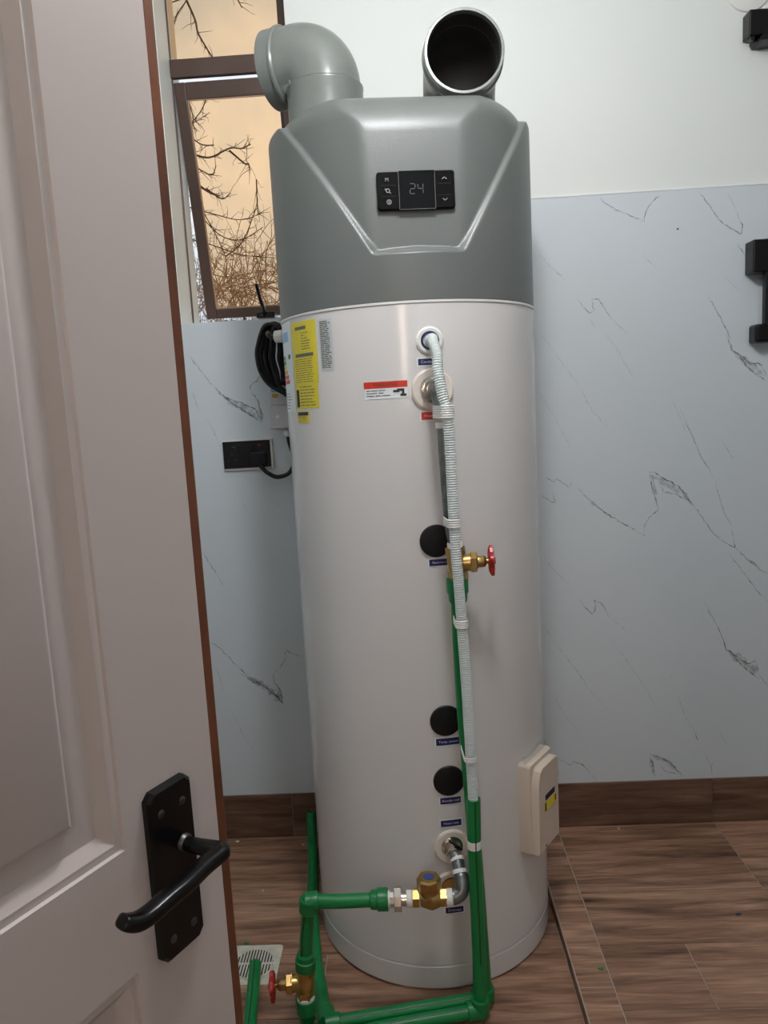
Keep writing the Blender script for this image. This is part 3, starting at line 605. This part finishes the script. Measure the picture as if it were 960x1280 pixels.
fm.add([bo + bt*a + hv_*(hh + .0005) + bn*.045 for a in q] + [bo + bt*a + hv_*(hh + .014 + .004*math.sin(a*60)) + bn*.036 for a in q], [(i, i+1, 8+i, 7+i) for i in range(6)])
obj('plastic_film', fm, 'clear_film', box, smooth=180)
# cable gland on the shell
g0 = CP(-97, 1.527, R - .004); gn = CN(-97)
obj('cable_gland', MB().lathe(g0, gn, [(0, .014), (.010, .014), (.011, .012), (.014, .012), (.015, .0155), (.034, .0145), (.036, .011)], 12), 'white_plastic', wh, smooth=25)

# ------------------------------------------------------------------ duct elbows on top
def elbow(base, mouth, lab, zc=2.150, r=.084, Rb=.062, reach=.134):
    b = Vector(base); m = Vector(mouth).normalized(); up = Vector((0, 0, 1))
    t = thing('duct_elbow', b, lab, 'pipe elbow', 'grey duct elbows on the heater')
    z1 = zc - Rb - b.z
    obj('base_socket', MB().lathe(b, up, [(0, r + .005), (z1 - .014, r + .005), (z1 - .010, r + .0065), (z1 - .006, r + .0065), (z1 - .004, r + .004), (z1 - .003, r - .002)], 56), 'duct_pvc', t, smooth=35)
    pts = [b + up*(z1 - .012)] + [b + up*z1 + m*(Rb*(1 - math.cos(a))) + up*(Rb*math.sin(a)) for a in np.linspace(0, math.pi/2, 24)]
    end = pts[-1]; L = reach - Rb; pts.append(end + m*(L - .040))
    obj('bend', MB().tube(pts, r, 56, caps=False, up=None), 'duct_pvc', t, smooth=180)
    e2 = end + m*(L - .042)
    obj('mouth_collar', MB().lathe(e2, m, [(-.003, r - .002), (-.002, r + .003), (.002, r + .006), (.007, r + .006), (.009, r + .0025), (.030, r + .0025), (.041, r + .0025), (.042, r + .0015), (.042, r - .0035), (.0, r - .0045), (-.02, r - .006)], 60, caps=False), 'duct_pvc', t, smooth=30)
    obj('inner_shade', MB().tube([end + m*(L - .012)] + pts[::-1][1:], r - .0058, 44, caps=False), 'duct_inside_shade', t, smooth=180)  # near-black tube painting the shade inside the mouth
    obj('seal_ring', MB().lathe(b + up*(z1 - .004), up, [(0, r + .0035), (.002, r + .0012)], 56), 'dark_sealant', t, smooth=30)
    return t
elbow((TX - .165, TY + .02, ZTOP - .002), (-math.cos(math.radians(20)), math.sin(math.radians(20)), 0), 'grey duct elbow on the heater turned towards the window')
elbow((TX + .148, TY + .030, ZTOP - .002), (.02, -1, 0), 'grey duct elbow on the heater with its dark mouth facing forward', zc=2.088, reach=.150)
# ------------------------------------------------------------------ pipework
GR = .0148
def sock(mb, p, axis, r=.0205, L=.030): return mb.lathe(p, axis, [(0, r*.93), (.002, r), (L - .002, r), (L, r*.93)], 24)
def stripe(pts, r, off, wd=.0016):
    o = Vector(off).normalized(); return MB().tube([Vector(p) + o*(r - .0003) for p in pts], wd, 6)
def wheel(c, axis, parent, r=.029):
    a = Vector(axis).normalized(); t = Vector((0, 0, 1)); u = (t - a*t.dot(a)).normalized(); v = a.cross(u); N = 60; vs = []; c = Vector(c)
    prof = [(0.0, .25), (-.004, .30), (-.002, .62), (-.005, .82), (-.002, 1.0), (.004, 1.0), (.006, .80), (.003, .55), (.006, .30), (.009, .22)]
    for h, k in prof:
        for i in range(N):
            q = 2*math.pi*i/N; lob = 1 + .13*math.cos(5*q)*max(0, (k - .4)/.6); vs.append(c + a*h + (u*math.cos(q) + v*math.sin(q))*(r*k*lob))
    fs = [(k*N+i, k*N+(i+1) % N, (k+1)*N+(i+1) % N, (k+1)*N+i) for k in range(len(prof)-1) for i in range(N)] + [tuple(range(N))[::-1], tuple(range((len(prof)-1)*N, len(prof)*N))]
    return tag(obj('handwheel', MB().add(vs, fs), 'red_wheel', parent, smooth=40), 'red lobed handwheel')
def gate_valve(c, axis, side, parent):
    c, a, s = Vector(c), Vector(axis).normalized(), Vector(side).normalized()
    b = MB().lathe(c - a*.034, a, [(0, .0205), (.016, .0205)], 6).lathe(c + a*.018, a, [(0, .0205), (.016, .0205)], 6).lathe(c - a*.020, a, [(0, .017), (.010, .0195), (.030, .0195), (.040, .017)], 24)
    v = obj('gate_valve', b, 'brass', parent, smooth=35); tag(v, 'brass gate valve body')
    obj('bonnet', MB().lathe(c + s*.012, s, [(0, .017), (.016, .018), (.018, .021)], 24).lathe(c + s*.028, s, [(0, .0215), (.012, .0215), (.014, .019)], 6).lathe(c + s*.040, s, [(0, .0125), (.016, .012), (.020, .009)], 20), 'brass', v, smooth=35)
    obj('stem', MB().lathe(c + s*.056, s, [(0, .006), (.020, .005)], 12), 'brass', v, smooth=35)
    wheel(c + s*.070, s, v); return v
UP = Vector((0, 0, 1))
# hot outlet: port nut, grey elbow and nipple, brass gate valve, green pipe down to the floor and along to the wall
hot = thing('hot_water_pipe', (.113, 1.513, 0), 'green hot water pipe with brass valve climbing from floor to upper port', 'pipe')
pn = CN(8.5); p0 = CP(8.5, 1.37, R + .002)
nut = obj('port_nut', MB().lathe(p0, pn, [(0, .024), (.010, .024), (.011, .020), (.014, .020), (.015, .0225), (.026, .0225)], 8).lathe(p0 + pn*.012, pn, [(0, .0165), (.020, .0165)], 24), 'chrome', hot, smooth=30)
el = spline([p0 + pn*.026, p0 + pn*.040 + Vector((.001, 0, -.001)), Vector((.068, 1.518, 1.355)), Vector((.072, 1.513, 1.335)), Vector((.073, 1.511, 1.318))], 5)
obj('grey_elbow', MB().tube(el, .0150, 18).lathe(el[-1] + UP*.012, -UP, [(0, .0195), (.014, .0195), (.016, .018)], 20), 'galvanised', hot, smooth=40)
obj('thread_tape', MB().lathe((.073, 1.511, 1.305), -UP, [(0, .0142), (.002, .015), (.012, .015), (.013, .0138)], 20), 'thread_tape', hot, smooth=40)
obj('grey_nipple', MB().tube([(.073, 1.511, 1.296), (.0745, 1.511, 1.22), (.079, 1.511, 1.10), (.086, 1.512, 1.056)], .0125, 18), 'galvanised', hot, smooth=50)
obj('thread_tape', MB().lathe((.0865, 1.512, 1.060), Vector((.06, 0, -1)), [(0, .0145), (.002, .0155), (.012, .0155)], 20), 'thread_tape', hot, smooth=40)
gate_valve((.0895, 1.512, 1.016), (-.08, 0, 1), (1, -.03, .03), hot)
obj('threaded_adaptor', MB().lathe((.089, 1.512, .984), Vector((.0, 0, -1)), [(0, .021), (.001, .0225), (.028, .0225), (.032, .020), (.046, .019), (.052, .016)], 24), 'green_fitting', hot, smooth=30)
rp = spline([(.089, 1.512, .945), (.0885, 1.513, .853), (.092, 1.513, .678), (.097, 1.514, .57), (.106, 1.515, .31), (.112, 1.516, .117), (.114, 1.517, .040)], 5)
obj('riser_pipe', MB().tube(rp, GR, 20), 'green_ppr', hot, smooth=50)
hp = [(.108, 1.514, .0205), (-.05, 1.489, .018), (-.222, 1.459, .018)]
obj('corner_elbow', sock(sock(MB(), (.114, 1.517, .046), -UP, .0205, .030), (.120, 1.518, .0205), Vector((-.16, -.03, 0)), .0205, .036).tube(spline([(.114, 1.517, .03), (.114, 1.517, .0205), (.10, 1.514, .0205)], 4), .0200, 20), 'green_fitting', hot, smooth=30)
obj('floor_pipe', MB().tube(hp, GR, 20), 'green_ppr', hot, smooth=50)
obj('pipe_stripe', stripe(hp, GR, (0, -.5, .85)), 'green_stripe', hot)
bp_ = spline([(-.242, 1.476, .018), (-.262, 1.56, .017), (-.285, 1.66, .016), (-.318, 1.86, .016), (-.340, 2.05, .018), (-.352, 2.13, .022), (-.358, 2.175, .05), (-.360, 2.196, .09)], 6)
obj('corner_elbow', sock(sock(MB(), (-.236, 1.457, .018), Vector((-.025, .11, 0)), .0205, .036), (-.208, 1.461, .018), Vector((-1, -.17, 0)), .0205, .034), 'green_fitting', hot, smooth=30)
obj('return_pipe', MB().tube(bp_, GR, 20), 'green_ppr', hot, smooth=50)
obj('pipe_stripe', stripe(bp_, GR, (-.15, -.5, .8)), 'green_stripe', hot)
# condensate hose and its drain pipe
hose = thing('condensate_hose', (.10, 1.475, .50), 'white ribbed condensate hose hanging from the top port', 'hose')
hpts = resample(spline([CP(8.2, 1.469, R - .002), CP(8.2, 1.470, R + .03), (.060, 1.505, 1.462), (.066, 1.482, 1.436), (.066, 1.470, 1.405), (.072, 1.462, 1.36), (.080, 1.460, 1.322), (.083, 1.464, 1.255), (.084, 1.466, 1.13), (.0865, 1.464, 1.033), (.089, 1.466, .984), (.092, 1.470, .90), (.0965, 1.474, .767), (.0995, 1.479, .63), (.1015, 1.481, .53), (.1010, 1.482, .47)], 14), .0024)
obj('ribbed_tube', MB().tube(hpts, [.0112 if (i//1) % 2 else .0098 for i in range(len(hpts))], 16), 'hose_clear', hose, smooth=50)
def tie(c, ax, r, L, ex=None, n=5, m='white_plastic', nm='cable_tie'):
    mb = MB(); a = Vector(ax).normalized(); c = Vector(c); pr = []
    for k in range(n): pr += [(L*k/n, r), (L*(k+.5)/n, r + .0012), (L*(k+.95)/n, r)]
    t = Vector((1, 0, 0)); N = 24; u = (t - a*t.dot(a)).normalized(); v = a.cross(u); vs = []; e = Vector(ex) if ex else Vector()
    for d, rr_ in pr:
        for i in range(N):
            q = 2*math.pi*i/N; o_ = (u*math.cos(q) + v*math.sin(q))*rr_
            if ex and o_.dot(e) > 0: o_ = o_ + e
            vs.append(c + a*d + o_)
    fs = [(k*N+i, k*N+(i+1) % N, (k+1)*N+(i+1) % N, (k+1)*N+i) for k in range(len(pr)-1) for i in range(N)]
    return obj(nm, mb.add(vs, fs), m, hose, smooth=40)
tie((.0795, 1.461, 1.312), (.02, 0, 1), .0135, .026, (-.012, .045, 0), 6)
tie((.0838, 1.465, 1.098), (0, 0, 1), .0125, .018, (-.006, .045, 0), 4)
tie((.0915, 1.470, .892), (.03, 0, 1), .0125, .017, (-.002, .040, 0), 4)
tie((.0985, 1.478, .602), (.03, 0, 1), .0125, .012, (-.004, .030, .012), 3)
cdp = thing('condensate_drain_pipe', (.101, 1.482, 0), 'green open-topped drain pipe holding the end of the hose', 'pipe')
fp_ = [(.1025, 1.482, .516), (.100, 1.482, .40), (.101, 1.482, .274), (.101, 1.482, .14), (.100, 1.482, .036)]
obj('standpipe', MB().tube(fp_, GR, 22, caps=False).lathe((.1025, 1.482, .516), -UP, [(0, GR), (0, .0118), (.12, .0118)], 22, caps=False), 'green_ppr', cdp, smooth=40)
obj('pipe_stripe', stripe(fp_[:-1], GR, (.15, -1, 0)), 'green_stripe', cdp)
obj('tape_band', MB().lathe((.1003, 1.482, .405), UP, [(0, GR + .0006), (.018, GR + .0006)], 24), 'thread_tape', cdp, smooth=40)
fl2 = [(.094, 1.479, .0205), (-.04, 1.458, .017), (-.13, 1.440, .017), (-.27, 1.395, .017), (-.375, 1.375, .017)]
obj('corner_elbow', sock(sock(MB(), (.100, 1.482, .050), -UP, .0205, .032), (.1075, 1.483, .0205), Vector((-.17, -.025, 0)), .0205, .038), 'green_fitting', cdp, smooth=30)
obj('floor_pipe', MB().tube(fl2, GR, 20), 'green_ppr', cdp, smooth=50)
obj('pipe_stripe', stripe(fl2, GR, (0, -.4, .9)), 'green_stripe', cdp)
obj('corner_elbow', sock(sock(MB(), (-.36, 1.377, .017), Vector((-1, -.1, 0)), .0205, .048), (-.403, 1.360, .018), Vector((0, 1, 0)), .0205, .044), 'green_fitting', cdp, smooth=30)
dp_ = [(-.403, 1.39, .017), (-.407, 1.46, .017), (-.427, 1.62, .020), (-.429, 1.636, .021)]
obj('outlet_pipe', MB().tube(dp_, GR, 20, caps=False).lathe(dp_[-1], Vector((.1, -1, 0)), [(0, GR), (0, .011), (.05, .011)], 20, caps=False), 'green_ppr', cdp, smooth=40)
obj('pipe_stripe', stripe(dp_, GR, (0, -.3, .95)), 'green_stripe', cdp)
# cold inlet: port nut, grey bend, brass check valve, union, green pipe and gate valve
cold = thing('cold_water_pipe', (-.277, 1.45, 0), 'green cold water pipe with brass check valve feeding the lower port', 'pipe')
cn = CN(8.2); c0 = CP(8.2, .357, R + .002)
obj('port_nut', MB().lathe(c0, cn, [(0, .0195), (.016, .0195), (.017, .0165), (.030, .0165)], 6).lathe(c0 + cn*.014, cn, [(0, .014), (.020, .0135)], 20), 'chrome', cold, smooth=30)
obj('valve_lever', MB().obox(c0 + cn*.022 + Vector((.002, 0, .010)), Vector((.80, 0, -.60)), cn, Vector((.60, 0, .80)), -.022, .014, -.004, .004, .006, .010), 'black_plastic', cold, bevel=.001)
gb = spline([c0 + cn*.030, c0 + cn*.040 + Vector((.003, 0, -.005)), (.068, 1.505, .335), (.0715, 1.492, .318), (.068, 1.484, .302), (.056, 1.481, .2945), (.046, 1.480, .2935)], 6)
obj('tape_ring', MB().tube(gb[5:8], .0155, 18), 'thread_tape', cold, smooth=40)
obj('grey_bend', MB().tube(gb, [.0135]*14 + [.0165]*(len(gb)-14), 20), 'galvanised', cold, smooth=60)
obj('tape_ring', MB().tube(gb[11:14], .0160, 18), 'thread_tape', cold, smooth=40)
LX = Vector((-1, 0, 0)); cz = .2925; cy = 1.480
def LZ(x, prof, nm, m, seg=24, lab=None): return tag(obj(nm, MB().lathe((x, cy, cz), LX, prof, seg), m, cold, smooth=30), lab)
LZ(.050, [(0, .0165), (.002, .0185), (.013, .0185), (.015, .0165)], 'thread_tape', 'thread_tape')
chk = obj('check_valve', MB().lathe((.037, cy, cz), LX, [(0, .0195), (.014, .0195)], 6).lathe((.026, cy, cz), LX, [(0, .016), (.010, .0205), (.022, .0245), (.034, .0205), (.046, .016)], 24).lathe((-.022, cy, cz), LX, [(0, .0195), (.014, .0195)], 6).lathe((.000, cy, cz + .008), UP, [(0, .020), (.018, .021)], 20), 'brass', cold, smooth=35)
tag(chk, 'brass check valve')
obj('hex_cap', MB().lathe((.000, cy, cz + .024), UP, [(0, .025), (.002, .026), (.022, .026), (.026, .0225)], 8), 'brass', chk, smooth=20)
obj('cap_badge', MB().lathe((.000, cy, cz + .0497), UP, [(0, .012), (.0012, .0115)], 24), 'dial_blue', chk)
LZ(-.036, [(0, .0155), (.002, .0175), (.013, .0175), (.014, .0155)], 'thread_tape', 'thread_tape')
un_ = LZ(-.049, [(0, .0145), (.012, .0145)], 'union_nipple', 'chrome')
LZ(-.060, [(0, .024), (.001, .0255), (.015, .0255), (.016, .024)], 'union_nut', 'chrome', 8)
LZ(-.075, [(0, .016), (.010, .0165)], 'union_tail', 'chrome', 8)
LZ(-.084, [(0, .0155), (.002, .0172), (.006, .0172)], 'thread_tape', 'thread_tape')
LZ(-.089, [(0, .0225), (.002, .0235), (.022, .0235), (.024, .0205), (.036, .0195), (.040, .016)], 'threaded_adaptor', 'green_fitting')
hz_pts = [(-.126, cy, cz), (-.19, 1.468, .300), (-.240, 1.456, .310)]
obj('feed_pipe', MB().tube(hz_pts, GR, 20), 'green_ppr', cold, smooth=50)
vt = [(-.2565, 1.452, .295), (-.266, 1.451, .234), (-.271, 1.45, .188)]
obj('corner_elbow', sock(sock(MB(), (-.236, 1.457, .3095), Vector((-1, -.15, .02)), .0205, .030), (-.258, 1.4525, .290), UP + Vector((.1, 0, 0)), .0205, -.001 + .031).tube(spline([(-.242, 1.456, .311), (-.2535, 1.453, .3085), (-.2565, 1.4525, .293)], 4), .0200, 20), 'green_fitting', cold, smooth=30)
obj('drop_pipe', MB().tube(vt, GR, 20), 'green_ppr', cold, smooth=50)
obj('pipe_stripe', stripe(vt, GR, (-.5, -.85, 0)), 'green_stripe', cold)
obj('threaded_adaptor', MB().lathe((-.2705, 1.45, .196), Vector((-.06, 0, -1)), [(0, .0165), (.004, .0195), (.014, .0200), (.016, .0225), (.036, .0225), (.038, .021)], 24), 'green_fitting', cold, smooth=30)
gate_valve((-.2755, 1.45, .126), (.05, 0, 1), (-1, -.12, .0), cold)
obj('thread_tape', MB().lathe((-.277, 1.45, .096), -UP, [(0, .0190), (.004, .0200), (.007, .0200)], 24), 'thread_tape', cold, smooth=40)
obj('threaded_adaptor', MB().lathe((-.277, 1.45, .089), -UP, [(0, .0215), (.001, .0225), (.030, .0225), (.034, .0195), (.050, .0185)], 24), 'green_fitting', cold, smooth=30)
obj('drop_pipe', MB().tube([(-.277, 1.45, .05), (-.277, 1.45, .001)], GR, 20), 'green_ppr', cold, smooth=50)

# ------------------------------------------------------------------ electrics on the back wall
YP = WY - .006
sk = thing('wall_socket', (-.472, YP, 1.222), 'black twin wall socket with white surround below the window', 'socket')
obj('surround', MB().prism((-.4715, YP, 1.2205), (1, 0, 0), (0, 0, 1), (0, -1, 0), rrect(.0750, .0450, .003), [(0, 0), (.006, 0), (.008, .0015)]), 'sticker_beige', sk)
fp2 = obj('faceplate', MB().prism((-.474, YP, 1.2225), (1, 0, 0), (0, 0, 1), (0, -1, 0), rrect(.0700, .0395, .002), [(.006, 0), (.011, 0), (.013, .0015)]), 'black_plastic', sk, smooth=25)
for u in (-.044, .034):
    obj('rocker_switch', MB().prism((-.474 + u*.55, YP - .0125, 1.2405), (1, 0, 0), (0, 0, 1), (0, -1, 0), rrect(.0065, .010, .001), [(0, 0), (.003, 0), (.004, .001)]), 'black_rubber', fp2)
    for a, b, c, d in ((u - .002, u + .002, .004, .012), (u - .014, u - .008, -.012, -.008), (u + .008, u + .014, -.012, -.008)):
        obj('pin_slot', MB().box(-.474 + a, -.474 + b, YP - .0133, YP - .0128, 1.2225 + c - .006, 1.2225 + d - .006), 'ink', fp2)
obj('neon_mark', MB().box(-.474 + .034, -.474 + .044, YP - .0135, YP - .0128, 1.2475, 1.2495), 'sticker_red', fp2)
obj('neon_mark', MB().box(-.474 - .042, -.474 - .032, YP - .0135, YP - .0128, 1.2445, 1.2462), 'ink_grey', fp2)
obj('plug_top', MB().prism((-.440, YP - .0128, 1.208), (1, 0, 0), (0, 0, 1), (0, -1, 0), rrect(.024, .020, .006), [(0, 0), (.005, 0), (.008, .004)]), 'black_plastic', sk, smooth=30)
iso = thing('isolator_box', (-.357, YP, 1.295), 'grey wall isolator box partly behind the tank beside the socket', 'switch box')
ib = obj('enclosure', MB().prism((-.355, YP, 1.372), (1, 0, 0), (0, 0, 1), (0, -1, 0), rrect(.034, .078, .004), [(0, 0), (.050, 0), (.053, .002)]), 'box_grey', iso, smooth=25)
obj('terminal_cover', MB().prism((-.355, YP, 1.3265), (1, 0, 0), (0, 0, 1), (0, -1, 0), rrect(.0345, .0325, .003), [(.040, 0), (.058, 0), (.060, .0015)]), 'box_grey', iso, smooth=25)
obj('cover_screw', MB().lathe((-.366, YP - .060, 1.328), (0, -1, 0), [(0, .0055), (.0015, .0045)], 14), 'sticker_white', iso)
obj('window_cover', MB().box(-.384, -.326, YP - .0575, YP - .052, 1.362, 1.445), 'box_grey', iso, bevel=.002)
obj('box_sticker', MB().box(-.380, -.350, YP - .0580, YP - .0574, 1.398, 1.416), 'print_cyan', iso); obj('box_sticker', MB().box(-.378, -.362, YP - .0580, YP - .0574, 1.382, 1.393), 'print_amber', iso)
obj('bottom_gland', MB().lathe((-.345, YP - .028, 1.295), -UP, [(0, .012), (.008, .012), (.010, .014), (.022, .013), (.026, .009)], 14), 'white_plastic', iso, smooth=25)
cb = thing('power_cable', (-.36, YP - .03, 1.16), 'coiled black power cable hanging beside the tank and looping to the socket', 'cable')
c1 = spline([(-.345, YP - .028, 1.274), (-.343, YP - .026, 1.25), (-.335, YP - .026, 1.215), (-.336, YP - .028, 1.185), (-.352, YP - .032, 1.161), (-.385, YP - .034, 1.153), (-.412, YP - .032, 1.166), (-.430, YP - .028, 1.184), (-.432, YP - .026, 1.190)], 8)
obj('flex_lead', MB().tube(c1, .0062, 12), 'black_rubber', cb, smooth=60)
random.seed(5)
for k in range(8):   # hanging loops, drawn together to a point at the bottom
    f_ = k/7; lx = -.336 - .060*f_ + random.uniform(-.003, .003); zt = 1.585 - .010*random.random() - .012*(1 - f_); zb = 1.382 + .010*random.random() + .028*(f_ < .3)
    yy = YP - .078 - .0125*(k % 4)
    pts = spline([(-.318, yy, zt - .045), (-.332, yy, zt - .008), (lx*.6 - .335*.4, yy, zt), (lx, yy, zt - .055), (lx - .003, yy, 1.487), (lx + .004, yy, 1.452), (lx*.62 - .332*.38, yy, 1.418), (-.333, yy, zb + .008), (-.318, yy, zb)], 6)
    obj('cable_loop', MB().tube(pts, .0062, 10), 'black_rubber', cb, smooth=60)
ge = g0 + gn*.034
obj('gland_tail', MB().tube(spline([ge - gn*.01, ge + gn*.012, ge + gn*.022 + Vector((0, .03, .012)), (-.375, YP - .080, 1.555), (-.386, YP - .082, 1.52)], 6), .0058, 10), 'black_rubber', cb, smooth=60)
obj('box_tail', MB().tube(spline([(-.345, YP - .078, 1.400), (-.330, YP - .075, 1.398), (-.320, YP - .05, 1.40), (-.318, YP - .03, 1.41)], 6), .0058, 10), 'black_rubber', cb, smooth=60)

# ------------------------------------------------------------------ floor drain
dr = thing('floor_drain', (-.439, 1.659, 0), 'cream square floor drain with slotted round grille', 'drain')
sq = rrect(.063, .066, .010)
obj('drain_frame', MB().prism((-.439, 1.659, 0), (1, 0, 0), (0, 1, 0), (0, 0, 1), sq, [(.0003, 0), (.0025, 0), (.0035, .002)]), 'drain_cream', dr)
obj('drain_well', MB().lathe((-.439, 1.659, .0036), UP, [(0, .050), (.0003, .050)], 40), 'drain_dark', dr)
obj('grille_ring', MB().lathe((-.439, 1.659, .0036), UP, [(0, .053), (.0016, .053), (.0016, .048), (0, .048)], 40, caps=False), 'drain_cream', dr)
for k in range(-6, 7):
    x = k*.0073; h = math.sqrt(max(0, .049**2 - x*x))
    obj('grille_bar', MB().box(-.439 + x - .0019, -.439 + x + .0019, 1.659 - h, 1.659 + h, .0037, .0052), 'drain_cream', dr)
obj('cross_bar', MB().box(-.488, -.390, 1.6565, 1.6615, .0037, .0053), 'drain_cream', dr)

# ------------------------------------------------------------------ black shower fittings at the right edge
def blk(mb, nm, par, bev=.004): return obj(nm, mb, 'black_metal', par, bevel=bev)
sr = thing('shower_rail', (1.03, YP, 1.45), 'black square shower rail with two wall brackets at the right edge', 'shower rail')
blk(MB().box(.972, 1.055, YP - .055, YP, 1.650, 1.738), 'upper_bracket', sr); blk(MB().box(.984, 1.050, YP - .050, YP, 1.460, 1.512), 'lower_bracket', sr, .008)
blk(MB().box(1.008, 1.036, YP - .052, YP - .030, 1.505, 1.655), 'bar', sr, .003)
sa = thing('shower_arm_bracket', (1.0, WY, 2.25), 'black wall-mounted shower arm bracket high on the white wall', 'shower arm')
blk(MB().box(.960, 1.060, WY - .045, WY, 2.262, 2.327), 'wall_plate', sa)
ar = MB().obox((.985, WY - .055, 2.245), (.70, 0, .72), (0, 1, 0), (-.72, 0, .70), 0, .12, 0, .05, -.006, .006); blk(ar, 'support_strut', sa, .002)
blk(MB().box(.982, 1.09, WY - .062, WY - .002, 2.243, 2.252), 'lower_shelf', sa, .002)
obj('clip', MB().box(.966, .976, WY - .040, WY - .020, 2.252, 2.263), 'black_metal', sa)
rg = obj('wall_flange', MB().lathe((.975, WY, 2.400), (0, -1, 0), [(0, .062), (.006, .060), (.009, .045), (.010, .02)], 36), 'white_plastic', None, smooth=40)
tag(rg, 'white round wall flange above the shower arm', 'wall flange')

# ------------------------------------------------------------------ scraps on the floor
for nm, x, y, z, m, lab, s in (('plastic_shaving', .388, 1.579, .030, 'green_scrap', 'green plastic shaving lying on the tiled kerb', .007), ('plastic_shaving', .789, 1.789, 0, 'blue_scrap', 'dark blue scrap on the right-hand floor', .009),
                            ('plastic_shaving', -.474, 1.735, 0, 'green_scrap', 'green plastic shaving behind the floor drain', .006), ('plaster_crumb', -.470, 1.945, 0, 'white_scrap', 'white crumb on the floor left of the tank', .004), ('plaster_crumb', -.600, 2.195, 0, 'white_scrap', 'white crumb against the skirting beside the door', .006),
                            ('plaster_crumb', -.385, 2.165, 0, 'white_scrap', 'white crumb by the pipe behind the tank', .005), ('plaster_crumb', .60, 2.195, 0, 'white_scrap', 'white crumb against the right-hand skirting', .005), ('plastic_shaving', -.535, 1.83, 0, 'green_scrap', 'green plastic shaving between the door and drain', .004)):
    pts = [(math.cos(a)*s*random.uniform(.6, 1.3), math.sin(a)*s*random.uniform(.4, .8)) for a in np.linspace(0, 6.28, 8)[:-1]]
    tag(obj(nm, MB().prism((x, y, z), (1, 0, 0), (0, 1, 0), (0, 0, 1), pts, [(.0002, 0), (.0025, .001)]), m), lab, 'debris', 'scraps on the floor')

# ------------------------------------------------------------------ outside: bare thorny trees beyond the window
struct('ground', MB().box(-9, 9, D + .01, 16, -.5, -.35), 'dry_ground')
rnd = random.Random(11)
def twig(mb, p, d, L, r, depth, spread=.75):
    n = max(2, int(L/.05)); pts = [p]; q = p.copy(); dd = d.normalized()
    for i in range(n):
        dd = (dd + Vector((rnd.gauss(0, .16), rnd.gauss(0, .16), rnd.gauss(0, .16)))).normalized(); q = q + dd*(L/n); pts.append(q.copy())
        if depth > 0 and rnd.random() < .62:
            side = (dd + Vector((rnd.gauss(0, spread), rnd.gauss(0, spread), rnd.gauss(0, spread)))).normalized(); twig(mb, q, side, L*rnd.uniform(.3, .6), r*.6, depth - 1, spread)
    mb.tube(pts, [r*(1 - .6*i/n) for i in range(n+1)], 4, caps=False)
tree = thing('thorn_tree', (-1.55, 3.75, -.35), 'bare thorny tree with dark branches reaching across the window', 'tree')
obj('trunk', MB().tube(spline([(-1.55, 3.75, -.35), (-1.50, 3.72, .6), (-1.42, 3.68, 1.6), (-1.30, 3.64, 2.5), (-1.12, 3.6, 3.25), (-.95, 3.6, 3.5)], 5), [.09 - .0027*i for i in range(26)], 10), 'bark', tree, smooth=60)
lm = MB(); tw = MB()
for (r, pts) in BRANCHES:
    P = [Vector((x, 3.6 + .05*math.sin(i*1.7 + x*9), z)) for i, (x, z) in enumerate(pts)]
    if r >= .004 and P[0].x < -.86:   # carried back to the trunk
        zt = P[0].z; P = [Vector((-1.36, 3.66, max(1.6, zt - .45))), Vector((-1.15, 3.62, zt - .08))] + P
    S = spline(P, 6); lm.tube(S, [r*(1 - .55*i/len(S)) for i in range(len(S))], 6, caps=False)
    for a, b in zip(S, S[1:]):
        if rnd.random() < .85:
            dirv = (b - a).normalized() + Vector((rnd.gauss(0, .9), rnd.gauss(0, .6), rnd.gauss(0, .9))); twig(tw, a, dirv, rnd.uniform(.02, .085), .0016, 1 if rnd.random() < .3 else 0)
obj('limb', lm, 'bark', tree, smooth=60); tag(obj('thorny_twigs', tw, 'bark', tree), kind='stuff')
for (x, y, h, n_, lab) in ((-1.55, 4.9, 2.42, 95, 'dense bare thorn bush behind the open sash'), (-.95, 5.4, 2.48, 95, 'bare thorn bush beyond the middle of the window'), (-2.1, 6.2, 2.80, 110, 'tall bare thorn bush seen through the gap beside the sash'), (-1.25, 6.6, 2.72, 110, 'far bare thorn bush behind the nearer bushes')):
    b = thing('thorn_bush', (x, y, -.35), lab, 'bush', 'thorn bushes outside'); st = MB(); tg = MB()
    for k in range(7):
        e = Vector((x + rnd.uniform(-.5, .5), y + rnd.uniform(-.4, .4), h*rnd.uniform(.6, .8))); st.tube(spline([(x, y, -.35), (x + (e.x-x)*.4 + rnd.gauss(0, .08), y, .7), e], 5), [.028 - .0018*i for i in range(11)], 6)
    obj('stem', st, 'bark', b, smooth=60)
    for k in range(n_):
        p = Vector((x + rnd.gauss(0, .42), y + rnd.gauss(0, .3), rnd.uniform(1.5, h - .25))); twig(tg, p, Vector((rnd.gauss(0, .6), rnd.gauss(0, .4), rnd.uniform(.2, 1))), rnd.uniform(.25, .5), .0042, 2)
    tag(obj('thorny_twigs', tg, 'twig', b), kind='stuff')
bpy.context.view_layer.update()
